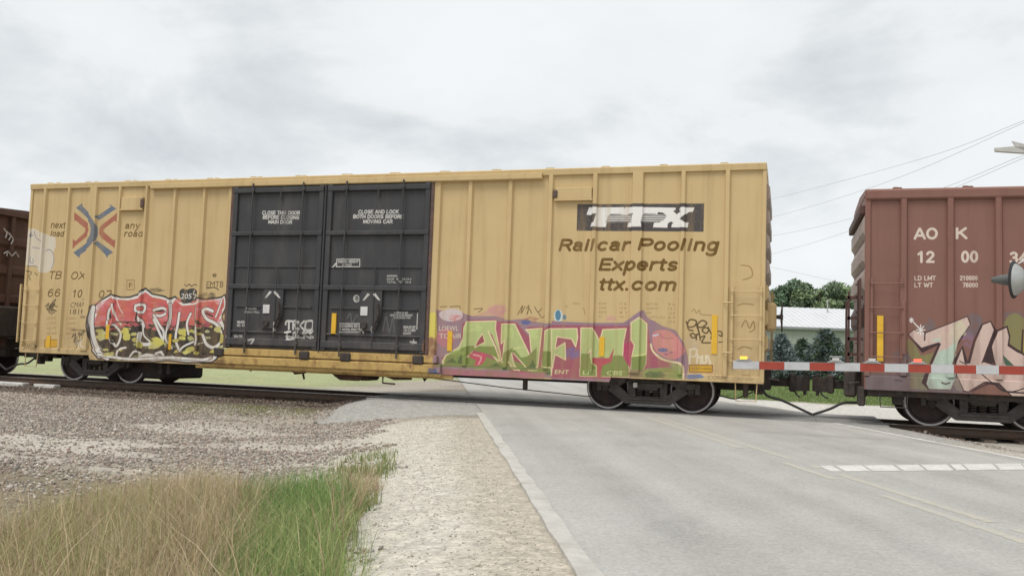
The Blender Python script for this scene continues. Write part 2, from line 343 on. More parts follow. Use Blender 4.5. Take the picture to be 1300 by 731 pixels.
# plain grotesque letters as strokes: cap height 1, x height .74; each glyph = (advance, strokes)
def arc(cx, cy, rx, ry, a0, a1, n=9): return [(cx+rx*math.cos(math.radians(a0+(a1-a0)*i/n)), cy+ry*math.sin(math.radians(a0+(a1-a0)*i/n))) for i in range(n+1)]
OV = lambda cx, cy, rx, ry: arc(cx, cy, rx, ry, 0, 360, 18)
GLY = {
'A': (.78, [[(.03,0),(.37,1),(.41,1),(.75,0)],[(.15,.30),(.63,.30)]]), 'B': (.72, [[(.08,0),(.08,1)]+arc(.42,.76,.22,.24,90,-90)+[(.08,.52)],[(.08,.52),(.42,.52)]+arc(.44,.26,.24,.26,90,-90)+[(.08,0)]]),
'C': (.76, [arc(.40,.5,.33,.5,45,315,14)]), 'D': (.76, [[(.08,0),(.08,1),(.35,1)]+arc(.35,.5,.35,.5,90,-90,12)+[(.08,0)]]), 'E': (.66, [[(.62,0),(.08,0),(.08,1),(.60,1)],[(.08,.52),(.55,.52)]]),
'F': (.62, [[(.08,0),(.08,1),(.60,1)],[(.08,.50),(.52,.50)]]), 'G': (.80, [arc(.40,.5,.33,.5,45,345,14)+[(.72,.45),(.44,.45)]]), 'H': (.76, [[(.08,0),(.08,1)],[(.68,0),(.68,1)],[(.08,.52),(.68,.52)]]),
'I': (.26, [[(.13,0),(.13,1)]]), 'K': (.74, [[(.08,0),(.08,1)],[(.66,1),(.10,.42)],[(.28,.60),(.70,0)]]), 'L': (.60, [[(.08,1),(.08,0),(.56,0)]]), 'M': (.88, [[(.08,0),(.08,1),(.44,.15),(.80,1),(.80,0)]]),
'N': (.76, [[(.08,0),(.08,1),(.68,0),(.68,1)]]), 'O': (.82, [OV(.41,.5,.34,.5)]), 'P': (.70, [[(.08,0),(.08,1),(.42,1)]+arc(.42,.73,.24,.27,90,-90)+[(.08,.46)]]), 'R': (.74, [[(.08,0),(.08,1),(.42,1)]+arc(.42,.75,.24,.25,90,-90)+[(.08,.50)],[(.42,.50),(.68,0)]]),
'S': (.70, [arc(.35,.74,.25,.26,30,270,10)+arc(.35,.24,.27,.24,90,-150,10)]), 'T': (.66, [[(.02,1),(.64,1)],[(.33,1),(.33,0)]]), 'U': (.74, [[(.08,1),(.08,.3)]+arc(.37,.29,.29,.29,180,360,10)+[(.66,1)]]), 'V': (.74, [[(.03,1),(.37,0),(.71,1)]]),
'W': (1.0, [[(.03,1),(.25,0),(.5,.9),(.75,0),(.97,1)]]), 'X': (.74, [[(.04,0),(.70,1)],[(.04,1),(.70,0)]]), 'Y': (.72, [[(.03,1),(.36,.45),(.69,1)],[(.36,.45),(.36,0)]]), '-': (.4, [[(.06,.42),(.34,.42)]]), '.': (.28, [[(.13,.03),(.15,.03)]]), ' ': (.36, []),
'0': (.62, [OV(.31,.5,.23,.5)]), '1': (.62, [[(.12,.78),(.34,1),(.34,0)]]), '2': (.62, [arc(.31,.72,.23,.28,165,-25,9)+[(.07,.0),(.56,0)]]), '3': (.62, [arc(.30,.76,.22,.24,150,-90,9)+arc(.30,.26,.25,.26,90,-150,10)]), '4': (.62, [[(.45,0),(.45,1),(.05,.32),(.60,.32)]]),
'5': (.62, [[(.54,1),(.14,1),(.10,.52)]+arc(.30,.32,.25,.31,120,-150,10)]), '6': (.62, [OV(.31,.31,.23,.31),[(.50,.86)]+arc(.33,.6,.25,.40,80,190,8)+[(.08,.31)]]), '7': (.62, [[(.05,1),(.57,1),(.24,0)]]), '8': (.62, [OV(.31,.75,.20,.25),OV(.31,.25,.24,.25)]),
'a': (.60, [arc(.27,.54,.20,.20,155,20,7)+[(.47,.10),(.52,.0)],arc(.27,.21,.20,.21,60,330,12)+[(.47,.2)],[(.47,.44),(.30,.42)]]), 'c': (.56, [arc(.29,.37,.23,.37,50,310,12)]), 'e': (.60, [[(.07,.38),(.52,.38)]+arc(.29,.37,.23,.37,0,315,15)]), 'd': (.62, [OV(.29,.37,.23,.37),[(.54,1),(.54,0)]]),
'g': (.62, [OV(.29,.37,.22,.37),[(.53,.74),(.53,-.05)]+arc(.30,-.06,.23,.20,0,-150,8)]), 'i': (.26, [[(.12,0),(.12,.72)],[(.12,.97),(.12,1)]]), 'l': (.26, [[(.12,0),(.12,1)]]), 'm': (.92, [[(.08,0),(.08,.74)],[(.08,.5)]+arc(.26,.55,.19,.19,160,0,7)+[(.45,0)],[(.45,.5)]+arc(.64,.55,.19,.19,160,0,7)+[(.83,0)]]),
'n': (.60, [[(.08,0),(.08,.74)],[(.08,.5)]+arc(.29,.53,.22,.21,160,0,8)+[(.51,0)]]), 'o': (.62, [OV(.31,.37,.24,.37)]), 'p': (.62, [[(.08,-.26),(.08,.74)],OV(.33,.37,.23,.37)]), 'r': (.42, [[(.08,0),(.08,.74)],[(.08,.48)]+arc(.32,.50,.22,.23,165,75,5)]),
's': (.56, [arc(.28,.55,.19,.19,30,270,9)+arc(.28,.18,.20,.18,90,-150,9)]), 't': (.38, [[(.16,.96),(.16,.12)]+arc(.27,.12,.11,.12,180,280,5),[(.02,.72),(.34,.72)]]), 'x': (.56, [[(.04,0),(.52,.74)],[(.04,.74),(.52,0)]]), 'y': (.58, [[(.04,.74),(.30,.05)],[(.54,.74),(.24,-.15),(.08,-.24)]]),
}
def lettering(cv, txt, x0, x1, yb, h, col, op=1.0, yb1=None, wt=.16, slant=0.0):
    yb1 = yb if yb1 is None else yb1; tot = sum(GLY.get(c, GLY[' '])[0] for c in txt)+.10*(len(txt)-1); sx = (x1-x0)/tot; cur = 0
    for c in txt:
        adv, st = GLY.get(c, GLY[' '])
        for s_ in st:
            P = []
            for i in range(len(s_)):
                a, b = s_[i-1] if i else s_[0], s_[i]
                for t in ((1,) if i == 0 else (.5, 1)): P.append((a[0]+(b[0]-a[0])*t, a[1]+(b[1]-a[1])*t))
            Q = []
            for u, v in P:
                v = v*(1-wt)+wt/2 if v >= 0 else v; xx = (cur+u)*sx; t = xx/(x1-x0); Q.append(cv.M((x0+xx+slant*h*(v-.3), yb+(yb1-yb)*t-h*v)))
            cv._stroke(Q, col, max(wt*h*cv.ppm/(58*cv.k), 1.0), op)
        cur += adv+.10

A0, A1 = -18.45, 0.0
AZ0, AZ1 = 0.45, 5.06
ca = Canvas(A0, A1, AZ0, AZ1, 130, side_a)
# --- slogan and chevron emblem at the left end
ca.frame(30, 240, 4.57)
BR = (95, 70, 30); BLU = (98, 112, 128); RED = (165, 100, 82)
def shp(P, c): ca.poly([(x*4.57/4.57, y) for x, y in P], c)
shp([(303,122),(340,93),(342,112),(372,142),(398,170),(420,205),(432,245),(430,280),(415,315),(385,350),(328,390),(322,408),(287,378),(335,345),(372,315),(395,278),(400,245),(392,210),(370,180),(335,148)], BLU)
shp([(420,170),(505,110),(495,93),(538,120),(515,135),(435,192)], BLU)
shp([(425,308),(520,375),(490,392),(485,408),(470,385),(412,328)], BLU)
shp([(292,147),(318,165),(378,213),(388,250),(376,278),(305,335),(283,358),(284,300),(300,312),(355,262),(358,240),(300,193),(293,203)], RED)
shp([(545,140),(542,207),(528,190),(472,235),(460,250),(470,262),(522,305),(534,295),(530,352),(512,338),(450,292),(437,268),(440,232),(455,215),(522,162)], RED)
for t, x0, x1, y, h in (('next',157,242,243,30),('load',155,232,290,38),('any',588,672,238,30),('road',583,690,285,40)):
    lettering(ca, t, x0, x1, y, h*(1 if t in ('load','road') else 1.33), BR, wt=.20, slant=.22)
for t, x0, x1, y in (('TB',146,218,528),('OX',273,357,532),('66',138,212,627),('10',280,338,634),('07',432,510,640)):
    lettering(ca, t, x0, x1, y, 47, BR, wt=.17, slant=.22)
# faded white bubble tag on the corner
ca.poly([(22,300),(30,255),(60,245),(95,262),(120,270),(150,285),(180,290),(186,340),(172,380),(176,430),(160,475),(120,492),(85,478),(70,450),(30,452),(16,440),(18,360)], (214,212,205), .62, sm=True)
for P in ([(50,350),(70,352),(95,358)], [(125,370),(150,362),(172,388),(174,430),(160,470)], [(40,400),(36,430),(55,436),(52,412)], [(60,262),(75,300),(110,318)], [(25,455),(55,452),(80,460)], [(45,270),(40,290),(55,280)]): ca.line(P, (120,122,140), 4)
ca.line([(20,480),(45,490),(30,510),(40,530)], (90,85,50), 5); ca.line([(65,490),(80,505),(95,490)], (90,85,50), 5)
ca.poly([(598,535),(642,535),(642,592),(598,592)], (150,110,55), .12); ca.line([(598,535),(642,535),(642,592),(598,592),(598,535)], (125,90,45), 3, sm=False); ca.text('F', 610, 630, 578, 26, (130,95,50))
# --- GERMS piece
ca.frame(80, 350, 5.22)
DK, WH, PY = (44, 44, 44), (222, 220, 214), (205, 196, 100)
out_l = [(165,330),(172,275),(200,212),(255,165),(320,130),(380,150),(440,150),(505,130),(545,92),(590,130),(660,145),(712,165),(740,150),(765,170),(800,192),(860,185),(905,160),(925,172),(1000,165),(1045,158),(1085,143),(1097,215),(1060,290),(1085,350),(1107,420),(1080,500),(1040,570),(1010,592),(930,592),(830,590),(700,572),(600,578),(480,565),(340,555),(240,548),(200,500),(180,430)]
for x, y, rx, ry in ((620,105,55,14),(960,150,50,25),(1080,255,18,22),(130,372,30,22),(140,275,22,10),(1080,320,20,16),(75,355,30,7),(1050,580,50,25)): ca.fuzz(x, y, rx, ry, (60,55,48), .9, 30)
ca.poly(out_l, WH, line=(60,58,56), lw=14)
red_l = [(205,335),(215,285),(240,225),(285,170),(320,148),(350,165),(440,172),(505,155),(545,118),(590,152),(690,175),(715,215),(740,175),(760,190),(790,212),(880,205),(915,190),(1000,185),(1030,215),(1060,170),(1075,165),(1078,220),(1030,300),(1010,340),(960,345),(880,350),(700,345),(560,330),(470,345),(300,340)]
ca.poly(red_l, (198,100,98))
for k in range(110):
    x, y = random.uniform(225,1050), random.uniform(165,330); ca.blob(x, y, random.uniform(12,42), random.uniform(6,18), random.choice([(204,112,126),(186,78,72),(212,140,146),(180,92,112),(204,100,82),(214,120,110),(214,130,150)]), .5)
ca.poly([(210,340),(215,390),(235,450),(280,520),(340,545),(470,550),(560,520),(640,535),(720,560),(830,575),(930,570),(1010,565),(1050,500),(1090,420),(1065,360),(1020,335),(880,345),(700,340),(560,330),(470,345),(300,335)], DK)
for k in range(80):
    x, y = random.uniform(222,1080), random.uniform(350,555); r_ = random.uniform(8,24); a0 = random.uniform(0,3); ca.poly([(x+r_*random.uniform(.6,1.6)*math.cos(a_+a0), y+r_*random.uniform(.35,.9)*math.sin(a_+a0)) for a_ in np.linspace(0,6.283,8)[:-1]], random.choice([PY,(186,182,120),(170,170,128),(206,204,186),(120,122,96),DK,DK,(200,198,150)]), .92, sm=True)
for k in range(60): ca.blob(random.uniform(230,1060), random.uniform(318,362), random.uniform(8,26), random.uniform(4,12), random.choice([DK,(190,92,90),(176,84,98),(200,104,112),DK]), .9)
for P, w in (([(300,275),(290,340),(330,440),(352,468),(375,430),(380,380),(340,330)], 16), ([(335,200),(305,235),(298,290)], 17), ([(335,200),(350,280),(385,330)], 10),
             ([(480,205),(540,205),(530,250),(480,240),(480,205)], 17), ([(500,285),(530,330),(540,400),(590,455),(510,455),(515,390)], 22), ([(600,238),(660,225),(690,250),(650,275),(600,270)], 16), ([(600,270),(640,340),(665,380),(660,430),(600,300)], 17),
             ([(715,200),(712,300),(690,420),(720,490)], 12), ([(770,260),(760,330),(745,430),(770,510)], 17), ([(845,265),(820,330),(830,400)], 15), ([(885,215),(880,300),(890,420),(885,470)], 13), ([(770,510),(800,480),(870,450)],12),
             ([(990,250),(950,235),(925,250),(950,300),(1010,335),(1055,390),(1045,455),(1000,492),(950,470),(925,410)], 19), ([(1050,180),(1030,240),(1010,290)], 11),
             ([(415,480),(375,490),(360,530),(385,548)], 14), ([(445,545),(480,505),(520,520)], 12), ([(200,215),(190,300),(200,400),(240,500),(300,545)], 30), ([(620,525),(650,515),(670,535)],16), ([(240,520),(450,556),(700,552),(930,572),(1000,560)], 16)): ca.line(P, (60,46,48), w*1.35, op=.75) if w > 10 else None; ca.line(P, WH, w*.92)
for x,y,rx,ry in ((240,365,26,10),(255,385,22,12),(245,405,28,14),(410,372,26,20),(418,410,26,24),(475,392,24,14),(480,430,22,14),(510,465,14,20),(620,450,42,32),(600,480,30,20),(745,440,20,12),(790,390,28,24),(785,425,26,14),(850,500,36,18),(820,520,20,12),(1030,375,24,22),(1060,440,22,36),(1000,520,28,12),(1045,505,20,22),(310,520,38,16),(285,490,20,8),(850,380,18,8),(905,400,14,6)): ca.poly([(x+(rx+3)*random.uniform(.7,1.25)*math.cos(a_), y+(ry+2)*random.uniform(.6,1.2)*math.sin(a_)) for a_ in np.linspace(0,6.283,8)[:-1]], random.choice([PY,(186,178,96),(196,190,120)]), sm=True)
for P in ([(320,240),(308,278),(330,285),(320,240)], [(320,400),(330,440),(350,430),(345,400)], [(540,355),(545,400),(590,440)], [(490,250),(480,300),(500,300)], [(615,245),(660,245)], [(945,262),(990,285)]): ca.line(P, DK, 9)
ca.line([(350,310),(520,318)], (60,50,45), 7); ca.line([(350,150),(372,215),(395,255)], (230,215,210), 6)
ca.poly([(770,125),(790,98),(820,105),(840,98),(870,98),(895,130),(885,165),(830,192),(790,185)], (56,58,60), sm=True)
ca.text('205', 778, 848, 165, 34, WH, bold=.012, dx=6); ca.line([(870,110),(862,135),(880,140),(868,165)], WH, 5)
ca.text('EMTB', 948, 1060, 92, 42, (70,62,40), bold=0, dx=4); ca.line([(950,98),(1000,92),(1030,108)], (70,62,40), 6); ca.blob(1003,10,14,12,(75,66,45)); ca.blob(1003,10,6,5,(190,158,100))
ca.line([(805,70),(820,80),(835,68),(850,82),(870,70),(885,76)], (80,72,52), 6)
ca.text('CMA', 48, 122, 212, 34, (70,62,48), bold=0, dx=6); ca.line([(148,160),(136,178),(148,188),(136,208)], (70,62,48), 5); ca.text('1810', 45, 140, 255, 34, (70,62,48), bold=0, dx=4)
for k in range(9):
    x, y = random.uniform(30,120), random.uniform(385,470); ca.line([(x,y),(x+random.uniform(5,28),y-25),(x+random.uniform(10,40),y+random.uniform(0,25)),(x+random.uniform(0,40),y+30)], random.choice([(70,65,55),(225,222,215)]), 4)
ca.frame(30, 240, 4.57)
for k in range(8):
    x, y = random.uniform(120,200), random.uniform(655,700); ca.line([(x,y),(x+22,y-18),(x+10,y+12),(x+32,y+24)], (70,62,48), 5)
for r_ in range(4):
    ca.text(('LD LMT','LT WT','CU FT','10 03')[r_], 135, 190, 750+r_*28, 13, (140,105,60), bold=0); ca.text(('213600','72400','7550','7000')[r_], 245, 300, 755+r_*28, 13, (140,105,60), bold=0)
ca.frame(0, 220, 2.61)
ca.poly([(148,545),(195,545),(195,568),(148,568)], (205,160,50)); ca.line([(148,545),(195,545),(195,568),(148,568),(148,545)], (140,95,40), 2, sm=False)
ca.text('SWDA', 80, 125, 572, 20, (80,66,45), bold=0, dx=3)
# --- black banner with the italic slab letters
ca.frame(700, 240, 4.874)
PN = (72, 68, 70); WT = (232, 230, 226)
ca.poly([(160,86),(945,88),(940,266),(155,258)], PN)
ca.poly([(232,107),(452,107),(437,150),(415,152),(362,150),(342,207),(336,235),(240,232),(247,207),(262,205),(280,150),(252,150),(243,157),(216,155)], WT)
ca.poly([(457,107),(668,110),(655,155),(640,152),(572,150),(555,205),(558,235),(468,235),(475,207),(490,205),(507,150),(482,150),(470,157),(426,155)], WT)
ca.poly([(355,158),(505,158),(490,205),(338,205)], WT); ca.poly([(570,158),(715,158),(730,170),(680,205),(554,205)], WT)
for y in (166, 178, 190, 201): ca.line([(352-(y-158)*.3,y),(500-(y-158)*.3,y)], PN, 4, sm=False); ca.line([(568-(y-158)*.3,y),(712-(y-158)*.5,y)], PN, 4, sm=False)
ca.poly([(665,110),(770,113),(765,130),(752,133),(775,155),(800,135),(790,130),(795,112),(884,112),(875,140),(850,142),(792,184),(825,207),(848,207),(842,240),(740,237),(745,215),(755,212),(740,200),(720,212),(716,240),(627,237),(634,207),(668,205),(725,172),(690,145),(657,140)], WT)
TB = (104, 76, 26)
lettering(ca, 'Rail', 48, 266, 392, 82, TB, yb1=391, wt=.215, slant=.27); lettering(ca, 'car', 284, 484, 389, 82, TB, yb1=388, wt=.215, slant=.27)
lettering(ca, 'Pooling', 540, 1032, 387, 82, TB, yb1=390, wt=.215, slant=.27)
lettering(ca, 'Experts', 295, 778, 514, 82, TB, wt=.215, slant=.27); lettering(ca, 'ttx.', 295, 482, 640, 82, TB, wt=.215, slant=.27); lettering(ca, 'com', 498, 770, 640, 82, TB, wt=.215, slant=.27)
ca.frame(700, 380, 5.91)
for i, (a, b, c, d) in enumerate((('EXW','11 6','EXT W','9 2'), ('CXW','14 0','CXM H','13 1'), ('EXT','8 1','IH','12 8'), ('C','10 1','CAPTY CU','8 5'), ('','','EW H','17 0'))):
    y = 55+i*33
    if a: ca.text(a, 355, 355+len(a)*19, y, 17, (135,102,55), bold=0); ca.text(b, 510, 560, y, 17, (135,102,55), bold=0)
    ca.text(c, 712, 712+len(c)*17, y, 17, (135,102,55), bold=0); ca.text(d, 875, 925, y, 17, (135,102,55), bold=0)
# --- ANEMOL piece
ca.frame(530, 380, 6.09)
PU, MG, LG, CR, GR, DG = (146,118,134), (158,84,102), (178,190,128), (226,208,166), (124,140,76), (72,104,62)
ca.fuzz(620,95,70,40,(196,142,140),.8,60); ca.poly([(80,120),(155,120),(155,325),(80,325)], (214,200,96), .9); ca.fuzz(110,400,50,75,(140,100,78),1,60)
ca.poly([(150,100),(200,105),(270,95),(340,120),(420,150),(620,150),(700,185),(790,175),(930,200),(1000,210),(1180,210),(1180,640),(980,640),(700,640),(440,625),(230,620),(140,600),(130,500),(150,400)], PU, .93, sm=False)
ca.poly([(170,120),(240,92),(320,100),(350,140),(320,180),(240,190),(180,165)], (205,190,190), .95, sm=True); ca.fuzz(290,165,50,25,(200,120,118),.9,25)
ca.blob(215,320,70,75,(190,115,130),.75)
for t, x0, x1, y in (('LOEWL',165,315,265),('TOAIR',165,340,325)): ca.text(t, x0, x1, y, 38, (222,212,190), bold=0)
ca.poly([(570,90),(600,100),(660,110),(672,175),(560,140),(420,150),(500,125)], (196,140,140), .6)
ca.poly([(800,190),(850,178),(880,200),(850,222),(805,215)], (90,102,150)); ca.fuzz(880,180,60,20,(160,98,88),.9,25)
for P in ([(175,75),(225,72)],[(250,75),(320,72),(330,90)],[(435,95),(500,90),(470,120)],[(775,140),(810,70),(800,130),(830,75)],[(840,95),(860,70),(850,130)],[(905,80),(930,120),(960,90)],[(930,120),(960,165),(985,150)],[(845,140),(860,90),(880,130)]): ca.line(P, (105,85,50), 5)
for x,y,rx,ry,c in ((1088,150,34,50,(196,214,214)),(1085,145,22,42,(72,122,150)),(1135,160,14,22,(72,122,150))): ca.blob(x,y,rx,ry,c,.95)
def both(P): return P
# maroon letter shadows
mar = [[(345,215),(400,180),(610,180),(640,520),(500,520),(420,520),(230,520),(180,480),(330,400)], [(610,190),(760,200),(890,350),(840,240),(980,235),(970,600),(740,600),(640,520)], [(960,270),(1010,232),(1180,230),(1180,600),(960,600)]]
for P in mar: ca.poly(P, MG)
ca.poly([(640,200),(610,200),(600,420),(640,500),(660,300)], (170,76,112))
ca.poly([(190,520),(330,430),(420,440),(640,510),(700,480),(860,560),(920,560),(1060,540),(1180,540),(1180,590),(900,600),(760,575),(560,570),(430,545),(180,550)], GR)
# A
ca.poly([(385,195),(605,190),(600,250),(648,500),(620,510),(560,440),(440,400),(385,475),(400,420),(380,430),(330,440),(270,460),(200,525),(190,510),(215,460),(320,395),(350,330),(360,260)], LG, line=CR, lw=10)
ca.poly([(345,400),(400,385),(600,392),(640,500),(560,455),(430,420),(380,470),(300,515),(200,520),(225,465),(320,420)], GR)
ca.poly([(500,290),(520,355),(440,400),(460,350)], (150,74,84), line=CR, lw=7); ca.poly([(545,270),(575,300),(650,500)], MG); ca.line([(545,270),(600,395),(635,500)], CR, 8)
ca.poly([(400,450),(460,440),(525,450),(520,500),(480,540),(440,535),(450,500),(410,480)], (190,76,100), sm=True); ca.line([(430,455),(490,475),(470,530)], (222,160,160), 9)
# N
ca.poly([(650,215),(750,215),(870,470),(880,475),(865,290),(835,260),(960,250),(925,580),(860,580),(720,420),(745,540),(790,580),(745,575),(690,500),(650,520),(680,340),(645,370)], LG, line=CR, lw=10)
ca.poly([(672,440),(735,400),(800,480),(850,470),(920,400),(915,580),(860,575),(740,440),(720,440),(700,510),(655,515)], GR)
ca.poly([(730,420),(850,390),(740,400)], (200,206,140))
# E (left half)
ca.poly([(990,270),(1040,245),(1180,245),(1180,310),(1060,300),(1060,480),(1040,560),(960,550),(975,400)], LG, line=CR, lw=10); ca.poly([(965,430),(1060,430),(1040,555),(960,550)], GR)
ca.poly([(1060,320),(1180,310),(1180,400),(1060,430)], (150,74,90)); ca.poly([(1050,430),(1150,370),(1150,470),(1050,460)], LG); ca.poly([(1065,500),(1130,470),(1180,500),(1180,560),(1060,560)], (178,96,108))
for x,y,rx,ry,c in ((430,240,70,30,(192,204,136)),(700,290,40,60,(190,204,134)),(900,300,40,40,(190,204,134)),(300,440,60,20,(150,166,92)),(1090,280,60,20,(194,206,140)),(480,560,120,14,(150,156,96))): ca.fuzz(x,y,rx,ry,c,.8,40)
for x,y,rx,ry in ((260,500,45,20),(330,490,25,35),(600,540,60,16),(690,560,35,18),(885,530,30,35),(1020,600,40,14),(860,560,40,14),(380,590,30,8)): ca.poly([(x-rx,y+ry),(x-rx*.3,y-ry*.4),(x+rx*.2,y-ry),(x+rx,y+ry)], DG)
ca.poly([(130,525),(1180,575),(1180,592),(130,545)], (110,122,76), .8); ca.poly([(100,560),(160,565),(170,605),(100,600)], (78,98,140)); ca.poly([(200,565),(980,605),(980,645),(200,618)], (170,104,116), .8)
# right half
ca.frame(700, 380, 5.91)
ca.poly([(0,185),(300,195),(540,190),(600,150),(660,105),(690,90),(720,150),(780,180),(830,210),(930,240),(990,330),(1020,420),(1030,500),(1010,605),(600,600),(500,640),(0,640)], PU)
ca.poly([(0,215),(580,215),(660,150),(720,180),(740,330),(800,440),(900,480),(880,520),(720,530),(600,600),(500,620),(0,620)], MG)
ca.fuzz(150,420,60,45,(118,98,150),.9,60); ca.poly([(540,350),(610,330),(625,440),(600,510),(560,500),(540,430)], (178,58,104)); ca.fuzz(450,160,40,25,(200,145,145),.8,30)
ca.poly([(10,245),(190,240),(195,310),(180,380),(150,320),(40,305),(25,400),(100,350),(105,480),(25,440),(10,520),(0,600),(0,250)], LG, line=CR, lw=9)
ca.poly([(220,235),(310,235),(360,335),(385,245),(560,235),(540,330),(530,480),(585,530),(580,600),(340,600),(320,520),(290,500),(300,400),(270,440),(330,600),(215,600)], LG, line=CR, lw=9)
ca.poly([(220,430),(290,430),(300,500),(330,530),(335,600),(215,600)], GR); ca.poly([(340,520),(470,440),(530,440),(585,535),(580,600),(370,600)], GR)
ca.poly([(310,460),(430,460),(470,380),(450,490),(380,520),(370,610),(345,610),(340,520),(310,500)], (178,84,92))
ca.poly([(600,190),(660,150),(715,195),(712,380),(705,500),(685,540),(600,545),(608,440),(625,360),(600,320)], LG, line=CR, lw=9); ca.poly([(605,440),(710,430),(705,505),(685,545),(600,545)], GR); ca.poly([(600,440),(700,420),(705,435),(602,450)], (205,210,140))
ca.poly([(590,545),(690,545),(690,600),(590,600)], (138,124,92))
ca.poly([(690,540),(880,520),(980,550),(985,605),(690,605)], (136,148,84)); ca.poly([(700,570),(740,552),(780,560),(820,550),(860,578),(830,600),(710,600)], DG); ca.poly([(880,490),(985,500),(990,560),(930,550)], (150,158,98), .9)
ca.poly([(760,265),(830,240),(900,255),(950,300),(985,350),(1000,400),(960,445),(900,460),(840,440),(785,400),(760,350)], (204,132,134), sm=True)
ca.fuzz(900,340,60,60,(212,146,140),.7,40); ca.blob(835,392,40,16,(96,100,150)); ca.blob(895,408,16,7,(150,90,130)); ca.blob(860,422,18,8,(150,90,140))
ca.line([(745,350),(760,400),(820,455),(900,478),(960,488),(985,520),(990,600)], CR, 11); ca.line([(770,270),(810,270),(830,295),(870,305),(910,300)], (170,100,120), 5); ca.line([(765,285),(800,275)], (205,200,215), 10)
ca.fuzz(1060,340,55,50,(196,176,150),.6,40)
ca.line([(1010,175),(1030,215),(1075,205),(1085,170),(1040,160),(1020,195),(1030,235),(1060,240)], (84,66,38), 8); ca.line([(1085,190),(1110,265),(1095,200),(1130,165),(1165,185),(1130,215),(1105,215)], (84,66,38), 8)
ca.line([(1150,215),(1130,240),(1160,260),(1180,230),(1150,215)], (84,66,38), 8); ca.line([(1175,215),(1215,300)], (84,66,38), 7); ca.line([(1215,240),(1195,300)], (84,66,38), 7); ca.line([(1215,250),(1270,245),(1278,280),(1255,270)], (84,66,38), 7); ca.line([(1255,325),(1280,322)], (84,66,38), 6)
ca.line([(1040,270),(1055,295),(1085,285),(1060,262),(1040,275)], (84,66,38), 8); ca.line([(1085,310),(1090,270),(1110,275),(1115,310)], (84,66,38), 8); ca.line([(1120,290),(1150,280),(1135,310),(1130,330),(1190,330)], (84,66,38), 8)
for P in ([(1040,380),(1035,490)],[(1035,385),(1085,380),(1080,430),(1045,435)],[(1095,420),(1090,480)],[(1095,445),(1120,440),(1118,485)],[(1130,430),(1135,480),(1160,470),(1158,430)],[(1175,430),(1190,490)]): ca.line(P, (222,208,180), 11)
ca.poly([(1034,500),(1208,497),(1205,550),(1034,550)], (206,164,40)); ca.line([(1034,500),(1208,497),(1205,550),(1034,550),(1034,500)], (140,84,40), 5, sm=False); ca.text('USE BOTH HANDS', 1045, 1198, 533, 18, (120,80,30), bold=0)
ca.poly([(1020,570),(1120,565),(1150,590),(1050,605),(1015,600)], (92,118,165), .95); ca.text('CORE', 1175, 1285, 600, 26, (110,70,50), bold=0, dx=4)
for t, x0, x1, y in (('ENT',25,130,588),('LF',235,300,588),('CBS',415,530,588)): ca.text(t, x0, x1, y, 30, (206,214,150), bold=.01, dx=5)
for P in ([(1050,100),(1070,80),(1085,110),(1110,85),(1120,118),(1200,125)], [(100,70),(120,75)], [(160,48),(210,50)], [(240,80),(250,130)]): ca.line(P, (150,120,70), 4)
ca.frame(870, 360, 4.06)
for P in ([(270,115),(300,105),(350,110)],[(290,225),(310,190),(330,230),(350,195),(355,235),(330,250)],[(270,340),(300,325),(340,335)]): ca.line(P, (150,120,70), 4)
for t, x0, x1, y in (('TXXXX',285,335,475),('BLT 02 04',270,350,495)): ca.text(t.replace('X','0'), x0, x1, y, 11, (130,100,60), bold=0)
ca.frame(780, 200, 2.15); ca.line([(345,295),(370,300),(375,325),(350,335)], (150,120,72), 2)
# --- stencils and tags on the black doors
ca.frame(280, 200, 2.437)
SW = (208, 206, 200)
for t, x0, x1, y, y1 in (('CLOSE THIS DOOR',133,249,178,177),('BEFORE CLOSING',135,247,192,192),('MAIN DOOR',152,225,207,207),('CLOSE AND LOCK',430,554,172,171),('BOTH DOORS BEFORE',414,568,187,187),('MOVING CAR',445,535,203,203)): lettering(ca, t, x0, x1, y, 13, SW, yb1=y1, wt=.20, slant=.1)
for x0, y0, x1, y1 in ((363,318,434,342), (372,522,436,549)):
    ca.line([(x0,y0),(x1,y0),(x1,y1),(x0,y1),(x0,y0)], SW, 2, sm=False)
ca.text('INSIDE HEIGHT', 367, 430, 329, 7, SW, bold=.03); ca.text('ONLY', 388, 410, 339, 7, SW, bold=.03); ca.line([(352,343),(360,332)], SW, 4)
ca.text('LOADING SIDE', 376, 432, 533, 7, SW, bold=.03); ca.text('METAL ONLY', 380, 428, 544, 7, SW, bold=.03)
for t, x0, x1, y in (('WARNING',518,550,374),('DOOR  WT  10-14-3',518,593,384),('TOTAL  WT  10-6',518,592,394),('OPEN DOOR',90,115,479),('SLOWLY PULL',78,125,490),('CAUTION DO NOT',540,583,491),('OPERATE DOOR WITHOUT',528,597,499),('SECURING PIN',538,590,507)): lettering(ca, t, x0, x1, y, 6.5, SW, op=.85, wt=.16)
for t, x0, x1, y in (('SEALED BY',568,606,537),('HI-CUBE',570,606,547),('DOOR',568,592,557),('VIOLATOR',55,78,522),('NO. 03',55,78,532),('SEAL PINS',45,72,566)): lettering(ca, t, x0, x1, y, 8, SW, wt=.17)
ca.blob(424,443,10,12,SW); ca.blob(424,443,6,8,(64,64,64)); ca.text('O', 420, 428, 448, 9, SW, bold=.03)
for x, y, s_ in ((157,432,1),(184,432,-1),(459,438,1),(491,438,-1)):
    for j in (-4, 0, 4): ca.line([(x-8*s_+j*.6, y+9-j*.3),(x+6*s_+j*.6, y-9+j*.3)] if s_ == 1 else [(x-8+j*.6, y-9-j*.3),(x+6+j*.6, y+9+j*.3)], SW, 2.2, sm=False)
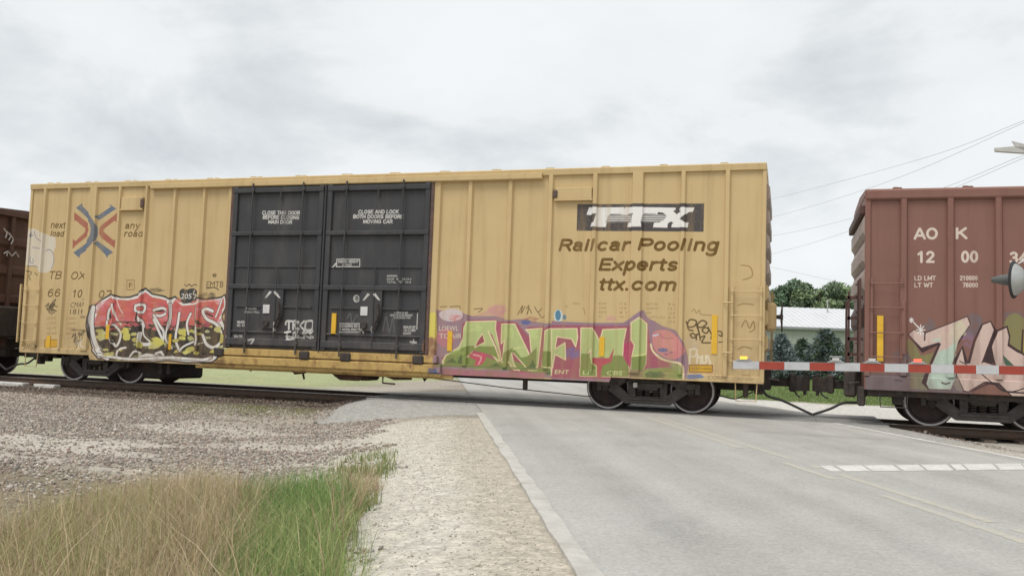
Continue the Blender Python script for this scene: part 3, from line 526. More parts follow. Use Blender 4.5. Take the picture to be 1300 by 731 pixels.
for P in ([(205,525),(208,515),(225,515)],[(215,515),(215,540)],[(228,540),(230,515),(245,518),(232,528),(246,540)],[(262,515),(250,528),(260,540)],[(268,515),(266,540),(286,540),(288,515),(270,515)],[(205,550),(220,548)],[(212,548),(210,570),(232,570)],[(225,568),(238,545),(245,566)],[(262,568),(262,545),(276,548),(264,556),(277,566)],[(282,545),(282,568)],[(292,545),(283,556),(293,566)]): ca.line(P, SW, 5)
ca.line([(205,562),(262,568)], SW, 3); ca.line([(175,520),(172,545)], SW, 4); ca.line([(612,490),(610,540)], SW, 2); ca.line([(475,535),(473,552)], SW, 5); ca.line([(442,540),(445,552)], SW, 4)
ca.line([(95,575),(112,572),(104,585)], SW, 4); ca.line([(590,580),(608,582)], SW, 4); ca.line([(600,572),(600,585)], SW, 3)
for P in ([(395,505),(405,490),(410,520),(425,495),(432,515)],[(505,545),(515,500),(525,550),(535,505),(540,550)]): ca.line(P, (95,98,98), 3)
ca.fuzz(478,545,14,16,(92,98,106),.8,20)
IMG_A = ca.image('side_paint')

B0, B1 = 1.85, 17.8
BZ0, BZ1 = .45, 4.48
cb2 = Canvas(B0, B0+7.0, BZ0, BZ1, 150, side_b)
cb2.frame(1040, 220, 2.15)
WB = (214, 200, 186)
for t, x0, x1, y, h in (('AO',260,323,178,32),('K',373,403,178,32),('12',267,314,242,32),('00',388,433,242,32),('34',520,568,246,32)): lettering(cb2, t, x0, x1, y, h, WB, wt=.17)
for t, x0, x1, y in (('LD LMT',260,318,290),('210000',384,432,290),('LT WT',260,310,309),('76000',392,433,309)): lettering(cb2, t, x0, x1, y, 12.5, WB, wt=.15)
cb2.frame(1130, 380, 4.06)
K = (58, 42, 44); PK = (206, 182, 171); MT = (184, 200, 186); GY = (112, 104, 108); OL = (132, 128, 84)
cb2.poly([(-200,395),(-145,385),(0,380),(110,370),(200,380),(400,370),(420,470),(-200,470)], GY, .85)
cb2.fuzz(205,130,30,35,(110,104,106),.8,40); cb2.fuzz(430,130,45,60,GY,.85,60); cb2.fuzz(400,200,30,40,(140,110,135),.8,30); cb2.fuzz(640,100,60,45,GY,.9,40); cb2.fuzz(60,310,50,60,GY,.7,40)
cb2.poly([(90,200),(130,230),(160,280),(230,270),(225,330),(160,330),(110,300),(88,250)], OL, .95, sm=True); cb2.poly([(110,340),(200,340),(190,460),(100,450)], (134,130,100), .8)
cb2.poly([(585,130),(610,80),(650,66),(690,90),(760,110),(760,330),(690,320),(640,240),(600,200)], OL, .95, sm=True)
cb2.poly([(90,175),(120,148),(180,165),(400,78),(416,120),(345,235),(320,330),(300,455),(195,455),(160,420),(200,330),(245,230),(165,270)], K)
cb2.poly([(97,175),(122,153),(182,170),(397,84),(412,122),(355,200),(318,320),(340,380),(310,452),(200,452),(185,425),(215,330),(262,222),(250,215),(162,243),(130,212)], PK)
cb2.poly([(285,250),(330,215),(345,225),(315,330),(338,385),(310,450),(198,450),(187,425),(215,335),(250,260)], MT)
cb2.fuzz(350,150,40,40,(206,202,172),.8,40); cb2.fuzz(300,190,50,25,(204,186,164),.7,40); cb2.fuzz(330,240,14,70,(188,196,176),.6,40); cb2.poly([(205,205),(265,190),(250,212)], MT)
cb2.poly([(330,300),(375,230),(400,310),(430,200),(470,120),(520,103),(545,150),(520,240),(530,330),(560,430),(480,420),(400,465),(370,460),(340,380)], K)
cb2.poly([(345,380),(340,320),(370,245),(385,320),(412,320),(440,210),(478,125),(517,110),(535,150),(500,240),(475,310),(540,330),(545,400),(480,412),(400,460),(378,455)], PK)
cb2.poly([(470,320),(500,240),(530,225),(545,330),(510,295)], K)
cb2.poly([(515,230),(545,150),(605,128),(620,180),(615,220),(660,250),(760,290),(760,500),(640,498),(590,455),(530,410),(540,330)], K)
cb2.poly([(525,235),(552,158),(600,138),(612,185),(605,230),(655,262),(760,305),(760,490),(640,492),(605,460),(560,415),(500,410),(545,340)], PK)
cb2.poly([(580,275),(640,330),(615,345),(590,320)], (70,98,78)); cb2.poly([(640,330),(690,322),(760,330),(760,350),(640,350)], MT)
cb2.poly([(345,385),(375,460),(340,455),(320,420)], (140,128,118))
cb2.line([(420,458),(520,418),(580,455),(690,465)], K, 5); cb2.line([(180,165),(178,205)], K, 4); cb2.line([(265,418),(285,425),(305,418)], (90,84,84), 5); cb2.line([(25,410),(60,414)], (80,74,80), 5)
for a in np.linspace(0, 2*math.pi, 8, endpoint=False):
    cb2.line([(158,152),(158+22*math.cos(a),152+26*math.sin(a))], (230,226,222), 3); cb2.line([(110,103),(110+10*math.cos(a),103+12*math.sin(a))], (230,226,222), 3)
cb2.line([(110,103),(158,152)], (220,214,210), 4)
cb2.poly([(690,145),(705,150),(700,250),(685,270)], (176,170,60)); cb2.line([(685,150),(680,260),(700,275)], K, 5)
IMG_B = cb2.image('side_paint_brown')
UVA = (A0, A1, AZ0, AZ1); UVB = (B0, B0+7.0, BZ0, BZ1)

# ============================================================ SETTING
# road axis: crosses the track at a skew
RD = np.array([-.408, 1.0]); RD /= np.linalg.norm(RD); RN = np.array([RD[1], -RD[0]])     # along, to the right
EL = np.array([-4.86, -2.55]); WID = 6.78                                                 # left edge line, road width
def road_uv(x, y):
    dx, dy = x-EL[0], y-EL[1]; return dx*RN[0]+dy*RN[1], dx*RD[0]+dy*RD[1]               # s across (0 left edge..WID), t along
def smooth(a, b, x): t = np.clip((x-a)/(b-a), 0, 1); return t*t*(3-2*t)
def vnoise(x, y, s, seed=0):
    x, y = np.asarray(x)*s+seed*17.3, np.asarray(y)*s+seed*9.1; xi, yi = np.floor(x).astype(int), np.floor(y).astype(int); fx, fy = x-xi, y-yi
    fx, fy = fx*fx*(3-2*fx), fy*fy*(3-2*fy)
    h = lambda a, b: (np.sin(a*127.1+b*311.7+seed)*43758.5453) % 1.0
    return (h(xi,yi)*(1-fx)+h(xi+1,yi)*fx)*(1-fy)+(h(xi,yi+1)*(1-fx)+h(xi+1,yi+1)*fx)*fy
def fbm(x, y, s, seed=0, o=4):
    r, a, t = 0, .5, 0
    for i in range(o): r = r+a*vnoise(x, y, s*2**i, seed+i); t += a; a *= .5
    return r/t
def ground_z(x, y):
    s, t = road_uv(x, y)
    wob = (fbm(x, y, .8, 3)-.5)*.6
    left = smooth(0.15, 3.4, -s+wob*.6); right = smooth(.3, 2.6, s-WID+wob*.6)
    low = np.maximum(left, right)
    zt = -.215 - .12*smooth(-.9, -3.5, y) + .05*smooth(6, 12, y)
    nearx = smooth(-2.6, -.4, y)*smooth(4.8, 3.0, y)                                     # along the track the crossing is wider
    cross = smooth(-9.6, -8.2, x+.35*(y)+wob)*smooth(3.2, 1.6, x-.35*(1.5-y)+wob*.3)
    low = low*(1-nearx)+np.maximum(0, 1-cross)*nearx
    z = zt*low*(1-smooth(14, 30, y))
    z = z - .012 + (fbm(x, y, 1.7, 5)-.5)*.05*low
    return z
ASPH = np.array([.405, .393, .368]); 
def ground_tone(x, y):
    s, t = road_uv(x, y); n = fbm(x, y, 1.3, 11); n2 = fbm(x, y, .5, 21); n3 = fbm(x, y, 4.0, 31)
    grav = np.array([.35,.31,.26]); grave2 = np.array([.28,.245,.205]); white = np.array([.50,.47,.405]); tan = np.array([.41,.365,.295]); soil = np.array([.20,.17,.12]); grass = np.array([.13,.17,.06])
    def mixc(c, d, w): return c*(1-w[..., None])+d*w[..., None]
    c = mixc(np.broadcast_to(grav, x.shape+(3,)), grave2, smooth(.4, .62, n2))
    c = mixc(c, np.array([.48,.445,.385]), smooth(.52, .66, fbm(x*.6, y*1.6, .55, 77))*.7*smooth(-3, -5, y))  # dusty bands
    c = mixc(c, np.array([.105,.09,.08]), smooth(-1.6, -.5, y)*smooth(4.3, 3.6, y)*.85)                        # darker ballast by the rails
    # white limestone shoulder left of the road
    sh = smooth(3.0+1.3*(n-.5)*2, 1.6, -s)*smooth(-2.9, -4.2, y+(n-.5)*1.2)*(y < 0)
    c = mixc(c, white, sh)
    c = mixc(c, tan, smooth(.95+.8*(n-.5), .45, -s)*smooth(-3.2, -4.0, y+(n3-.5)*.5)*(y < 0)*.8)
    shr = smooth(-.05, .25, s-WID+(n-.5)*.4)*smooth(3.8, 2.6, s-WID+(n-.5)*1.5); c = mixc(c, np.array([.44,.41,.36]), shr)
    # asphalt apron round the crossing
    near = smooth(-3.1, -2.7, y+(n3-.5)*.7)*smooth(5.4, 4.9, y); cross = smooth(-9.4, -8.8, x+.35*y+(n3-.5)*.8)*smooth(2.9, 2.4, x-.35*(1.5-y)+(n3-.5)*.7)
    ap = near*cross; c = mixc(c, ASPH*.88, ap)
    far = smooth(9.0, 11.0, y+(n-.5)*2); offr = np.maximum(smooth(-.6, 1.0, -s), smooth(-.6, 1.0, s-WID))
    c = mixc(c, np.array([.54,.52,.48]), smooth(5.2, 6.2, y+(n-.5))*smooth(12.5, 11.2, y+(n-.5)*1.0)*smooth(-8, 0, x)*.9)
    c = mixc(c, np.array([.46,.46,.42]), smooth(4.6, 5.6, y+(n-.5))*smooth(8.5, 7.5, y)*smooth(-8, -13, x)*.3)
    gl = mixc(np.broadcast_to(grass, x.shape+(3,)), np.array([.30,.32,.17]), smooth(-6, -16, x+(n2-.5)*6)); gl = gl*(.95+.3*n[..., None])
    c = mixc(c, gl, np.maximum(smooth(12, 12.8, y+(n3-.5)*.5), smooth(6.0, 7.5, y)*smooth(-12, -15, x))*offr)
    # soil under the weeds, front left
    c = mixc(c, soil, smooth(-9.2, -10.6, y+(n-.5)*1.8)*smooth(2.2, 3.0, -s+(n-.5)*1.6))
    return c, ap
def sheet(name, xs, ys, zf, tf, m):
    X, Y = np.meshgrid(xs, ys); Z = zf(X, Y); V = np.stack([X.ravel(), Y.ravel(), Z.ravel()], 1)
    nx, ny = len(xs), len(ys); i = np.arange(nx-1)[None, :]+np.arange(ny-1)[:, None]*nx; F = np.stack([i, i+1, i+nx+1, i+nx], -1).reshape(-1, 4)
    o = bulk(name, V, F, m, cols=tf(X, Y)[0].reshape(-1, 3)); o.data.polygons.foreach_set('use_smooth', [True]*len(o.data.polygons)); return o
# ground material: stones as cells plus sand grain
gm = mat('ground', (1,1,1), .95, var=.22, scale=9, bump=.004, bscale=70, attr=True, spec=.15)
nt = gm.node_tree; n_, l_ = nt.nodes, nt.links
vo = N(n_, 'ShaderNodeTexVoronoi'); vo.inputs['Scale'].default_value = 42; geo = N(n_, 'ShaderNodeNewGeometry'); l_.new(geo.outputs['Position'], vo.inputs['Vector'])
hv = N(n_, 'ShaderNodeSeparateColor'); l_.new(vo.outputs['Color'], hv.inputs[0])
vr = N(n_, 'ShaderNodeMapRange'); vr.inputs['To Min'].default_value = .80; vr.inputs['To Max'].default_value = 1.20; l_.new(hv.outputs[0], vr.inputs['Value'])
bs = n_['Principled BSDF']; src = bs.inputs['Base Color'].links[0].from_socket
mm = N(n_, 'ShaderNodeVectorMath', operation='SCALE'); l_.new(src, mm.inputs[0]); l_.new(vr.outputs[0], mm.inputs['Scale']); l_.new(mm.outputs[0], bs.inputs['Base Color'])
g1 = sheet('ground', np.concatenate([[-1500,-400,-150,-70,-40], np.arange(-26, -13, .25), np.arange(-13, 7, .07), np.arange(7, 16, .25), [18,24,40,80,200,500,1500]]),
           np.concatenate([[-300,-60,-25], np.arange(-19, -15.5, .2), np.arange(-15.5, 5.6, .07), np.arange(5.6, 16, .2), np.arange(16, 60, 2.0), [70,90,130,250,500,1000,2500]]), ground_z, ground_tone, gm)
tag(g1, kind='structure')
# road: a sheet over the ground, with wheel polish, cracks and faded paint
rm = mat('road_asphalt', tuple(ASPH), .9, var=.07, scale=1.2, bump=.006, bscale=160, dirt=(.44,.43,.41), dirt_amt=.6, dirt_scale=(.5,.5,.5), spec=.25, dirt2=((.27,.262,.25), .45, (1.6,.5,1), .55))
nt = rm.node_tree; n_, l_ = nt.nodes, nt.links; geo = N(n_, 'ShaderNodeNewGeometry'); bs = n_['Principled BSDF']; src = bs.inputs['Base Color'].links[0].from_socket
mr1 = N(n_, 'ShaderNodeMapping', vector_type='POINT'); mr1.inputs['Rotation'].default_value = (0, 0, -math.atan2(RD[0], RD[1])*-1); mr1.inputs['Scale'].default_value = (1, 1, 1); l_.new(geo.outputs['Position'], mr1.inputs[0])
mr2 = N(n_, 'ShaderNodeMapping'); mr2.inputs['Scale'].default_value = (1.6, .09, 1); l_.new(mr1.outputs[0], mr2.inputs[0]); nw = N(n_, 'ShaderNodeTexNoise'); nw.inputs['Scale'].default_value = 1; nw.inputs['Detail'].default_value = 7; l_.new(mr2.outputs[0], nw.inputs['Vector']); nr = N(n_, 'ShaderNodeMapRange'); nr.inputs['From Min'].default_value = .3; nr.inputs['From Max'].default_value = .7; nr.inputs['To Min'].default_value = .86; nr.inputs['To Max'].default_value = 1.1; l_.new(nw.outputs['Fac'], nr.inputs['Value'])
ms = N(n_, 'ShaderNodeVectorMath', operation='SCALE'); l_.new(src, ms.inputs[0]); l_.new(nr.outputs[0], ms.inputs['Scale']); src = ms.outputs[0]
fn = N(n_, 'ShaderNodeTexVoronoi'); fn.inputs['Scale'].default_value = 55; l_.new(geo.outputs['Position'], fn.inputs['Vector']); sc = N(n_, 'ShaderNodeSeparateColor'); l_.new(fn.outputs['Color'], sc.inputs[0])
vr = N(n_, 'ShaderNodeMapRange'); vr.inputs['To Min'].default_value = .89; vr.inputs['To Max'].default_value = 1.11; l_.new(sc.outputs[0], vr.inputs['Value'])
mm = N(n_, 'ShaderNodeVectorMath', operation='SCALE'); l_.new(src, mm.inputs[0]); l_.new(vr.outputs[0], mm.inputs['Scale']); l_.new(mm.outputs[0], bs.inputs['Base Color'])
def road_pt(s, t, z=0): p = EL+RN*s+RD*t; return (p[0], p[1], z)
def strip(name, s0, s1, ts, z, m, wob=0.0, thick=0, kind='structure', seed=1):
    mb = MB(); V = []; F = []
    for i, t in enumerate(ts):
        a = wob*(vnoise(t, 0, 3.1, seed)-.5)*2; b = wob*(vnoise(t, 5, 2.7, seed+3)-.5)*2
        V += [road_pt(s0+a, t, z), road_pt(s1+b, t, z)]
        if i: F.append((2*i-2, 2*i-1, 2*i+1, 2*i))
    mb.add(V, F)
    if thick: 
        n = len(V); mb.add([(v[0], v[1], v[2]-thick) for v in V], []); 
        mb.f += [(2*i, 2*i+2, 2*i+2+n, 2*i+n) for i in range(len(ts)-1)]+[(2*i+1, 2*i+3, 2*i+3+n, 2*i+1+n) for i in range(len(ts)-1)]; mb.mi += [0]*(2*len(ts)-2)
    o = mb.build(name, m); tag(o, kind=kind); return o
# road parts stop at the rails: flangeways are left open
near_t = lambda s: (0.60-EL[1]-RN[1]*s)/RD[1]
def road_piece(name, ya, yb, z=0.004):
    mb = MB(); ss = np.linspace(-.02, WID+.02, 12); V = []; F = []
    for j, yy in enumerate((ya, yb)):
        for s in ss:
            if yy in (RA, RB, RC_, RD_): t = (yy-EL[1]-RN[1]*s)/RD[1]
            else: t = yy
            V.append(road_pt(s, t, z))
    n = len(ss)
    mb.add(V, [(i, i+1, n+i+1, n+i) for i in range(n-1)]); mb.add([(v[0], v[1], z-.09) for v in V], [(i, i+1, n+i+1, n+i) for i in range(n-1)])
    return tag(mb.build(name, rm), kind='structure')
RY1, RY2 = .84, 2.36
RA, RB, RC_, RD_ = RY1-.75, RY1-.751, RY2+.75, RY2+.751
road_piece('road', -26, RA); road_piece('road', RC_, 160)
wp = mat('road_paint', (.68,.67,.64), .8, var=.12, scale=5, dirt=(.42,.41,.38), dirt_amt=.95, dirt_scale=(7,7,7), spec=.2, dirt2=((.40,.39,.37), .7, (40,40,40), .5))
yp = mat('faded_yellow_paint', (.47,.43,.32), .85, var=.08, scale=5, dirt=tuple(ASPH*1.05), dirt_amt=1.0, dirt_scale=(2,2,2), dirt2=(tuple(ASPH*1.05), 1.0, (24,24,24), .36))
lip = mat('edge_concrete', (.50,.48,.44), .9, var=.12, scale=6, bump=.01, bscale=60, dirt=(.36,.34,.30), dirt_amt=.9, dirt_scale=(4,4,4))
tt = np.arange(-26, .06, .12)
strip('road_edge', -.15, -.02, tt, .018, lip, wob=.012, thick=.09)
strip('edge_line', WID-.11, WID-.01, np.arange(-26, .8, .25), .0058, wp, wob=.004)
for s0_, s1_, sd in ((3.04, 3.14, 1), (3.27, 3.37, 5)):
    mb = MB(); t = -26.0
    while t < .2:
        if fbm(t, sd, .9, sd+60) > .36:
            q = [random.uniform(-.012, .012) for _ in range(4)]; mb.add([road_pt(s0_+q[0], t, .0058), road_pt(s1_+q[1], t, .0058), road_pt(s1_+q[2], t+.118, .0058), road_pt(s0_+q[3], t+.118, .0058)], [(0,1,2,3)])
        t += .12
    tag(mb.build('centre_line', yp), kind='structure')
# stop bar
swp = mat('worn_stop_paint', (.63,.62,.59), .8, var=.1, scale=5, dirt=(.42,.41,.385), dirt_amt=1.0, dirt_scale=(2.5,8,5), spec=.2, dirt2=((.42,.41,.385), .9, (22,22,22), .5))
a, b, c, d = G(1040,591.5), G(1300,588.5), G(1300,596.5), G(1046,599)
mb = MB(); cuts = [0, .055, .07, .19, .20, .335, .35, .46, .47, .60, .615, .67, .68, .83, .845, .98, .99, 1.12]
for i in range(0, len(cuts)-1, 2):
    u0, u1 = cuts[i], cuts[i+1]; sl = .03
    vv = [a+(b-a)*u0, a+(b-a)*u1, d+(c-d)*(u1+sl), d+(c-d)*(u0+sl)]; mb.add([(v[0], v[1], .0072) for v in vv], [(0,1,2,3)])
tag(mb.build('stop_line', swp), kind='structure')
# crossing surface panels between and beside the rails
pm = mat('crossing_panel', (.27,.262,.25), .85, var=.12, scale=3, bump=.004, bscale=120, dirt=(.10,.09,.08), dirt_amt=.7, dirt_scale=(1.2,5,1))
pc = mat('crossing_panel_pale', (.38,.37,.35), .85, var=.1, scale=3, bump=.004, bscale=120, dirt=(.14,.125,.11), dirt_amt=.5, dirt_scale=(1.2,5,1))
xcr0, xcr1 = -8.6, 2.3
for (y0, y1, m) in ((RY1-.75, RY1-.06, pm), (RY1+.075, RY1+.075+.66, pm), (RY2-.075-.66, RY2-.075, pm), (RY2+.06, RY2+.75, pc)):
    mb = MB(); x = xcr0
    while x < xcr1-.2:
        w = min(2.4, xcr1-x); sk = 0; mb.box(x+.006, x+w-.006, y0, y1, -.12, .006, .012); x += w
    tag(mb.build('crossing_surface', m), kind='structure')

# ---- ballast stones
def stones(name, P, S, m, tone):
    base = np.array([(1,0,0),(-1,0,0),(0,1,0),(0,-1,0),(0,0,1),(0,0,-1)], np.float32); tri = np.array([(0,2,4),(2,1,4),(1,3,4),(3,0,4),(2,0,5),(1,2,5),(3,1,5),(0,3,5)])
    n = len(P); V = base[None]*(S[:, None, None]*rng.uniform(.55, 1.15, (n, 6, 1)))+rng.normal(0, .18, (n, 6, 3))*S[:, None, None]
    a = rng.uniform(0, 6.28, n); b = rng.uniform(-.9, .9, n); ca_, sa = np.cos(a), np.sin(a); cb_, sb = np.cos(b), np.sin(b)
    x, y, z = V[..., 0], V[..., 1], V[..., 2]*.75; y, z = y*cb_[:, None]-z*sb[:, None], y*sb[:, None]+z*cb_[:, None]
    x, y = x*ca_[:, None]-y*sa[:, None], x*sa[:, None]+y*ca_[:, None]
    V = np.stack([x, y, z], -1)+P[:, None]; F = (tri[None]+np.arange(n)[:, None, None]*6).reshape(-1, 3)
    return bulk(name, V.reshape(-1, 3), F, m, cols=np.repeat(tone, 6, 0))
stm = mat('ballast_stone', (1,1,1), .9, var=.12, scale=30, attr=True, spec=.2)
PAL = np.array([(.36,.32,.275),(.30,.25,.21),(.42,.375,.32),(.25,.205,.17),(.44,.36,.30),(.24,.225,.205),(.54,.50,.44),(.34,.25,.21),(.48,.43,.36)])
n = 190000; x = rng.uniform(-24, 4, n); y = -.3-rng.random(n)**.8*13.5
s, t = road_uv(x, y); nn = fbm(x, y, 1.0, 41)
keep = ((-s > 1.9+(nn-.5)*3.0) | ((s-WID > .9) & (y > -4) & (x > 2.2))) & ~((y > -2.9) & (x+.35*y > -9.0) & (x < 2.6))
keep &= rng.random(n) < np.where(fbm(x*.6, y*1.6, .55, 77) > .57, .22, .95); keep &= (x*0+1 > 0) & ((y > -13.5-2*(nn-.5)) | (rng.random(n) < .3))
x, y = x[keep], y[keep]
xe = rng.uniform(-30, -9, 14000); ye = rng.uniform(-.45, .72, 14000); x = np.append(x, xe); y = np.append(y, ye); dcam = np.hypot(x-CC[0], y-CC[1]); S = rng.uniform(.009, .030, len(x))*np.where(rng.random(len(x)) < .05, 1.6, 1)
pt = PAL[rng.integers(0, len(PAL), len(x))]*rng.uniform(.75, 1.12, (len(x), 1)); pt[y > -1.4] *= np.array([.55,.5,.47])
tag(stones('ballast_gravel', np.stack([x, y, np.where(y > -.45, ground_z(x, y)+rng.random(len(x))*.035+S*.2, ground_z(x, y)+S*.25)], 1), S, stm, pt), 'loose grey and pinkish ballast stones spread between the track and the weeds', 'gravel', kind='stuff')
n = 60000; x = rng.uniform(-9, 8, n); y = -2.5-rng.random(n)*12.5; s, t = road_uv(x, y)
keep = ((-s > .25) & (-s < 3.6)) | ((s-WID > .1) & (s-WID < 2.5) & (y > -6)); keep &= ~((y > -3.1) & (s < WID)); keep |= (s > 0) & (s < WID) & (y < -.8) & (rng.random(n) < .012+.12*np.exp(-s/.25)); x, y = x[keep], y[keep]; S = rng.uniform(.005, .012, len(x))
pt = np.array([(.52,.49,.43),(.43,.39,.33),(.60,.57,.51),(.36,.32,.26)])[rng.integers(0, 4, len(x))]
tag(stones('shoulder_gravel', np.stack([x, y, ground_z(x, y)+S*.2], 1), S, stm, pt), 'fine pale limestone chips scattered along the road shoulder', 'gravel', kind='stuff')

# ---- grass and weeds
def blades(name, P, H, W, tone, m, lean=.35, segs=3, headf=0.0):
    n = len(P); a = rng.uniform(0, 6.283, n); d = np.stack([np.cos(a), np.sin(a), 0*a], 1); wv = np.stack([-np.sin(a+rng.normal(0,.6,n)), np.cos(a), 0*a], 1)
    L = lean*rng.random(n)*H; V = []; 
    for k in range(segs+1):
        t = k/segs; c = P+d*(L*t*t)[:, None]; c[:, 2] += H*(t-.18*t*t*(L/H)); w = W*(1-t)**.8*.5
        if k == segs: V.append(c)
        else: V += [c-wv*w[:, None], c+wv*w[:, None]]
    V = np.stack(V, 1); m_ = V.shape[1]; q = []
    for k in range(segs-1): q += [(2*k, 2*k+1, 2*k+3), (2*k, 2*k+3, 2*k+2)]
    q.append((2*segs-2, 2*segs-1, 2*segs)); F = (np.array(q)[None]+np.arange(n)[:, None, None]*m_).reshape(-1, 3)
    return bulk(name, V.reshape(-1, 3), F, m, cols=np.repeat(tone, m_, 0))
blm = mat('blade', (1,1,1), .7, var=.1, scale=20, attr=True, spec=.2)
tr_ = N(blm.node_tree.nodes, 'ShaderNodeBsdfTranslucent'); mxs = N(blm.node_tree.nodes, 'ShaderNodeMixShader'); mxs.inputs[0].default_value = .3
pb = blm.node_tree.nodes['Principled BSDF']; blm.node_tree.links.new(pb.inputs['Base Color'].links[0].from_socket, tr_.inputs[0])
blm.node_tree.links.new(pb.outputs[0], mxs.inputs[1]); blm.node_tree.links.new(tr_.outputs[0], mxs.inputs[2]); blm.node_tree.links.new(mxs.outputs[0], blm.node_tree.nodes['Material Output'].inputs[0])
def pick(n, x0, x1, y0, y1, dens):
    x = rng.uniform(x0, x1, n); y = rng.uniform(y0, y1, n); k = rng.random(n) < dens(x, y); x, y = x[k], y[k]; return np.stack([x, y, ground_z(x, y)-.01], 1)
def img_xy(x, y, z=-.3):
    d = np.stack([x-CC[0], y-CC[1], z-CC[2]+0*x], 0); zz = (FV[:, None]*d).sum(0); return 650+FOC*(RV[:, None]*d).sum(0)/zz, 365.5-FOC*(UV_[:, None]*d).sum(0)/zz
def dens_dry(x, y):
    px, py = img_xy(x, y); n = fbm(x, y, 1.5, 51); top = np.interp(px, [-300,0,120,250,330,430,500,520], [690,665,622,600,622,630,600,760])+(n-.5)*50
    ok = smooth(top-4, top+20, py)*np.where(px > np.interp(py, [585,640,731], [478,486,425])+(n-.5)*50, 0, 1)
    green = smooth(-20, 90, np.minimum(px-270-(n-.5)*160, 480-px))*smooth(585, 655, py)
    return ok*(1-.97*green)*(.6+.6*n)
def dens_green(x, y):
    px, py = img_xy(x, y); n = fbm(x, y, 1.5, 61)
    g = smooth(235, 330, px+(n-.5)*150)*smooth(452, 415, px+(n-.5)*60)*smooth(636, 675, py+(n-.5)*40)
    return np.maximum(g, .10*smooth(.55, .7, n)*smooth(640, 690, py)*(px < 470))
def dens_edge(x, y):
    px, py = img_xy(x, y); n = fbm(x, y, 2.5, 71); return smooth(400, 450, px)*smooth(12, -10, px-np.interp(py, [585,640,731], [488,496,432])-40*(n-.5))*smooth(580, 610, py)*smooth(.42, .62, n)*.38
def edge_h(P):
    px, py = img_xy(P[:,0], P[:,1]); top = np.interp(px, [-300,0,120,250,330,430,500,520], [690,665,622,600,622,630,600,760]); return (.3+.7*smooth(-5, 60, py-top)*(.6+.8*rng.random(len(P))))*(1-.6*smooth(430, 485, px))
P = pick(130000, -9, -.6, -15.6, -8.6, dens_dry); n = len(P); H = rng.uniform(.10, .56, n)*(.45+1.05*fbm(P[:,0], P[:,1], 1.4, 5))*edge_h(P)
DRY = np.array([(.56,.44,.28),(.46,.35,.21),(.66,.55,.37),(.36,.27,.16),(.36,.36,.16),(.42,.29,.20)])
pc_ = rng.choice(6, n, p=[.26,.24,.2,.12,.12,.06]); nx_ = fbm(P[:,0], P[:,1], .9, 91); pc_ = np.where((nx_ < .44) & (rng.random(n) < .55), 4, pc_)
pxx, _ = img_xy(P[:,0], P[:,1]); pc_ = np.where((pxx > 390) & (rng.random(n) < .35), 5, pc_)
tag(blades('dry_grass', P, H, rng.uniform(.003, .008, n), DRY[pc_]*rng.uniform(.75, 1.15, (n, 1)), blm, lean=1.25), 'tall straw coloured dry grass in the front left corner', 'grass', kind='stuff')
# seed heads on some stems
k = (rng.random(n) < .10) & ~((pxx > 290) & (pxx < 450)); Q = P[k].copy(); Hq = H[k]*1.15; 
tag(blades('seeding_grass_stems', Q, Hq, np.full(len(Q), .004), np.array([.55,.46,.31])*rng.uniform(.8, 1.1, (len(Q), 1)), blm, lean=.25), 'thin pale seeding stems standing above the dry grass', 'grass', kind='stuff')
P = pick(30000, -9, -.9, -15.6, -9.2, lambda x, y: dens_dry(x, y)*.16); n = len(P)
tag(blades('bent_straw', P+np.array([0,0,.10]), rng.uniform(.10, .30, n), rng.uniform(.004, .007, n), np.array([.66,.56,.39])*rng.uniform(.7, 1.1, (n, 1)), blm, lean=2.6, segs=4), 'bent dead straw lying over the dry grass', 'grass', kind='stuff')
P = pick(9000, -6.5, -1.4, -14.5, -8.2, lambda x, y: np.maximum(dens_edge(x, y)*.8, dens_dry(x, y)*.10*(fbm(x, y, 3.0, 15) > .6))); n = len(P)
tag(blades('broadleaf_weeds', P, rng.uniform(.05, .17, n), rng.uniform(.016, .034, n), np.array([(.13,.19,.07),(.19,.24,.09),(.27,.27,.12)])[rng.integers(0, 3, n)], blm, lean=1.8), 'small broad leaved weeds among the grass beside the gravel shoulder', 'weeds', kind='stuff')
P = pick(130000, -6.5, -.8, -15.6, -9.0, dens_green); n = len(P); GRN = np.array([(.17,.30,.085),(.22,.34,.10),(.29,.38,.14),(.12,.22,.07),(.36,.40,.17)])
_, pyy = img_xy(P[:,0], P[:,1]); gi = rng.choice(5, n, p=[.28,.3,.18,.18,.06]); gi = np.where((pyy > 700) & (rng.random(n) < .6), 4, gi)
tag(blades('green_grass', P, rng.uniform(.12, .38, n), rng.uniform(.004, .010, n), GRN[gi]*rng.uniform(.8, 1.15, (n, 1)), blm, lean=1.2), 'lush bright green grass patch between dry grass and pale gravel', 'grass', kind='stuff')
P = pick(120000, -6, -1, -15, -7.6, dens_edge); n = len(P)
tag(blades('shoulder_weeds', P, rng.uniform(.03, .18, n), rng.uniform(.004, .009, n), np.array([(.22,.26,.09),(.30,.29,.13),(.16,.22,.07)])[rng.integers(0, 3, n)], blm, lean=1.0), 'thin sprawling green weeds along the edge of the gravel shoulder', 'weeds', kind='stuff')
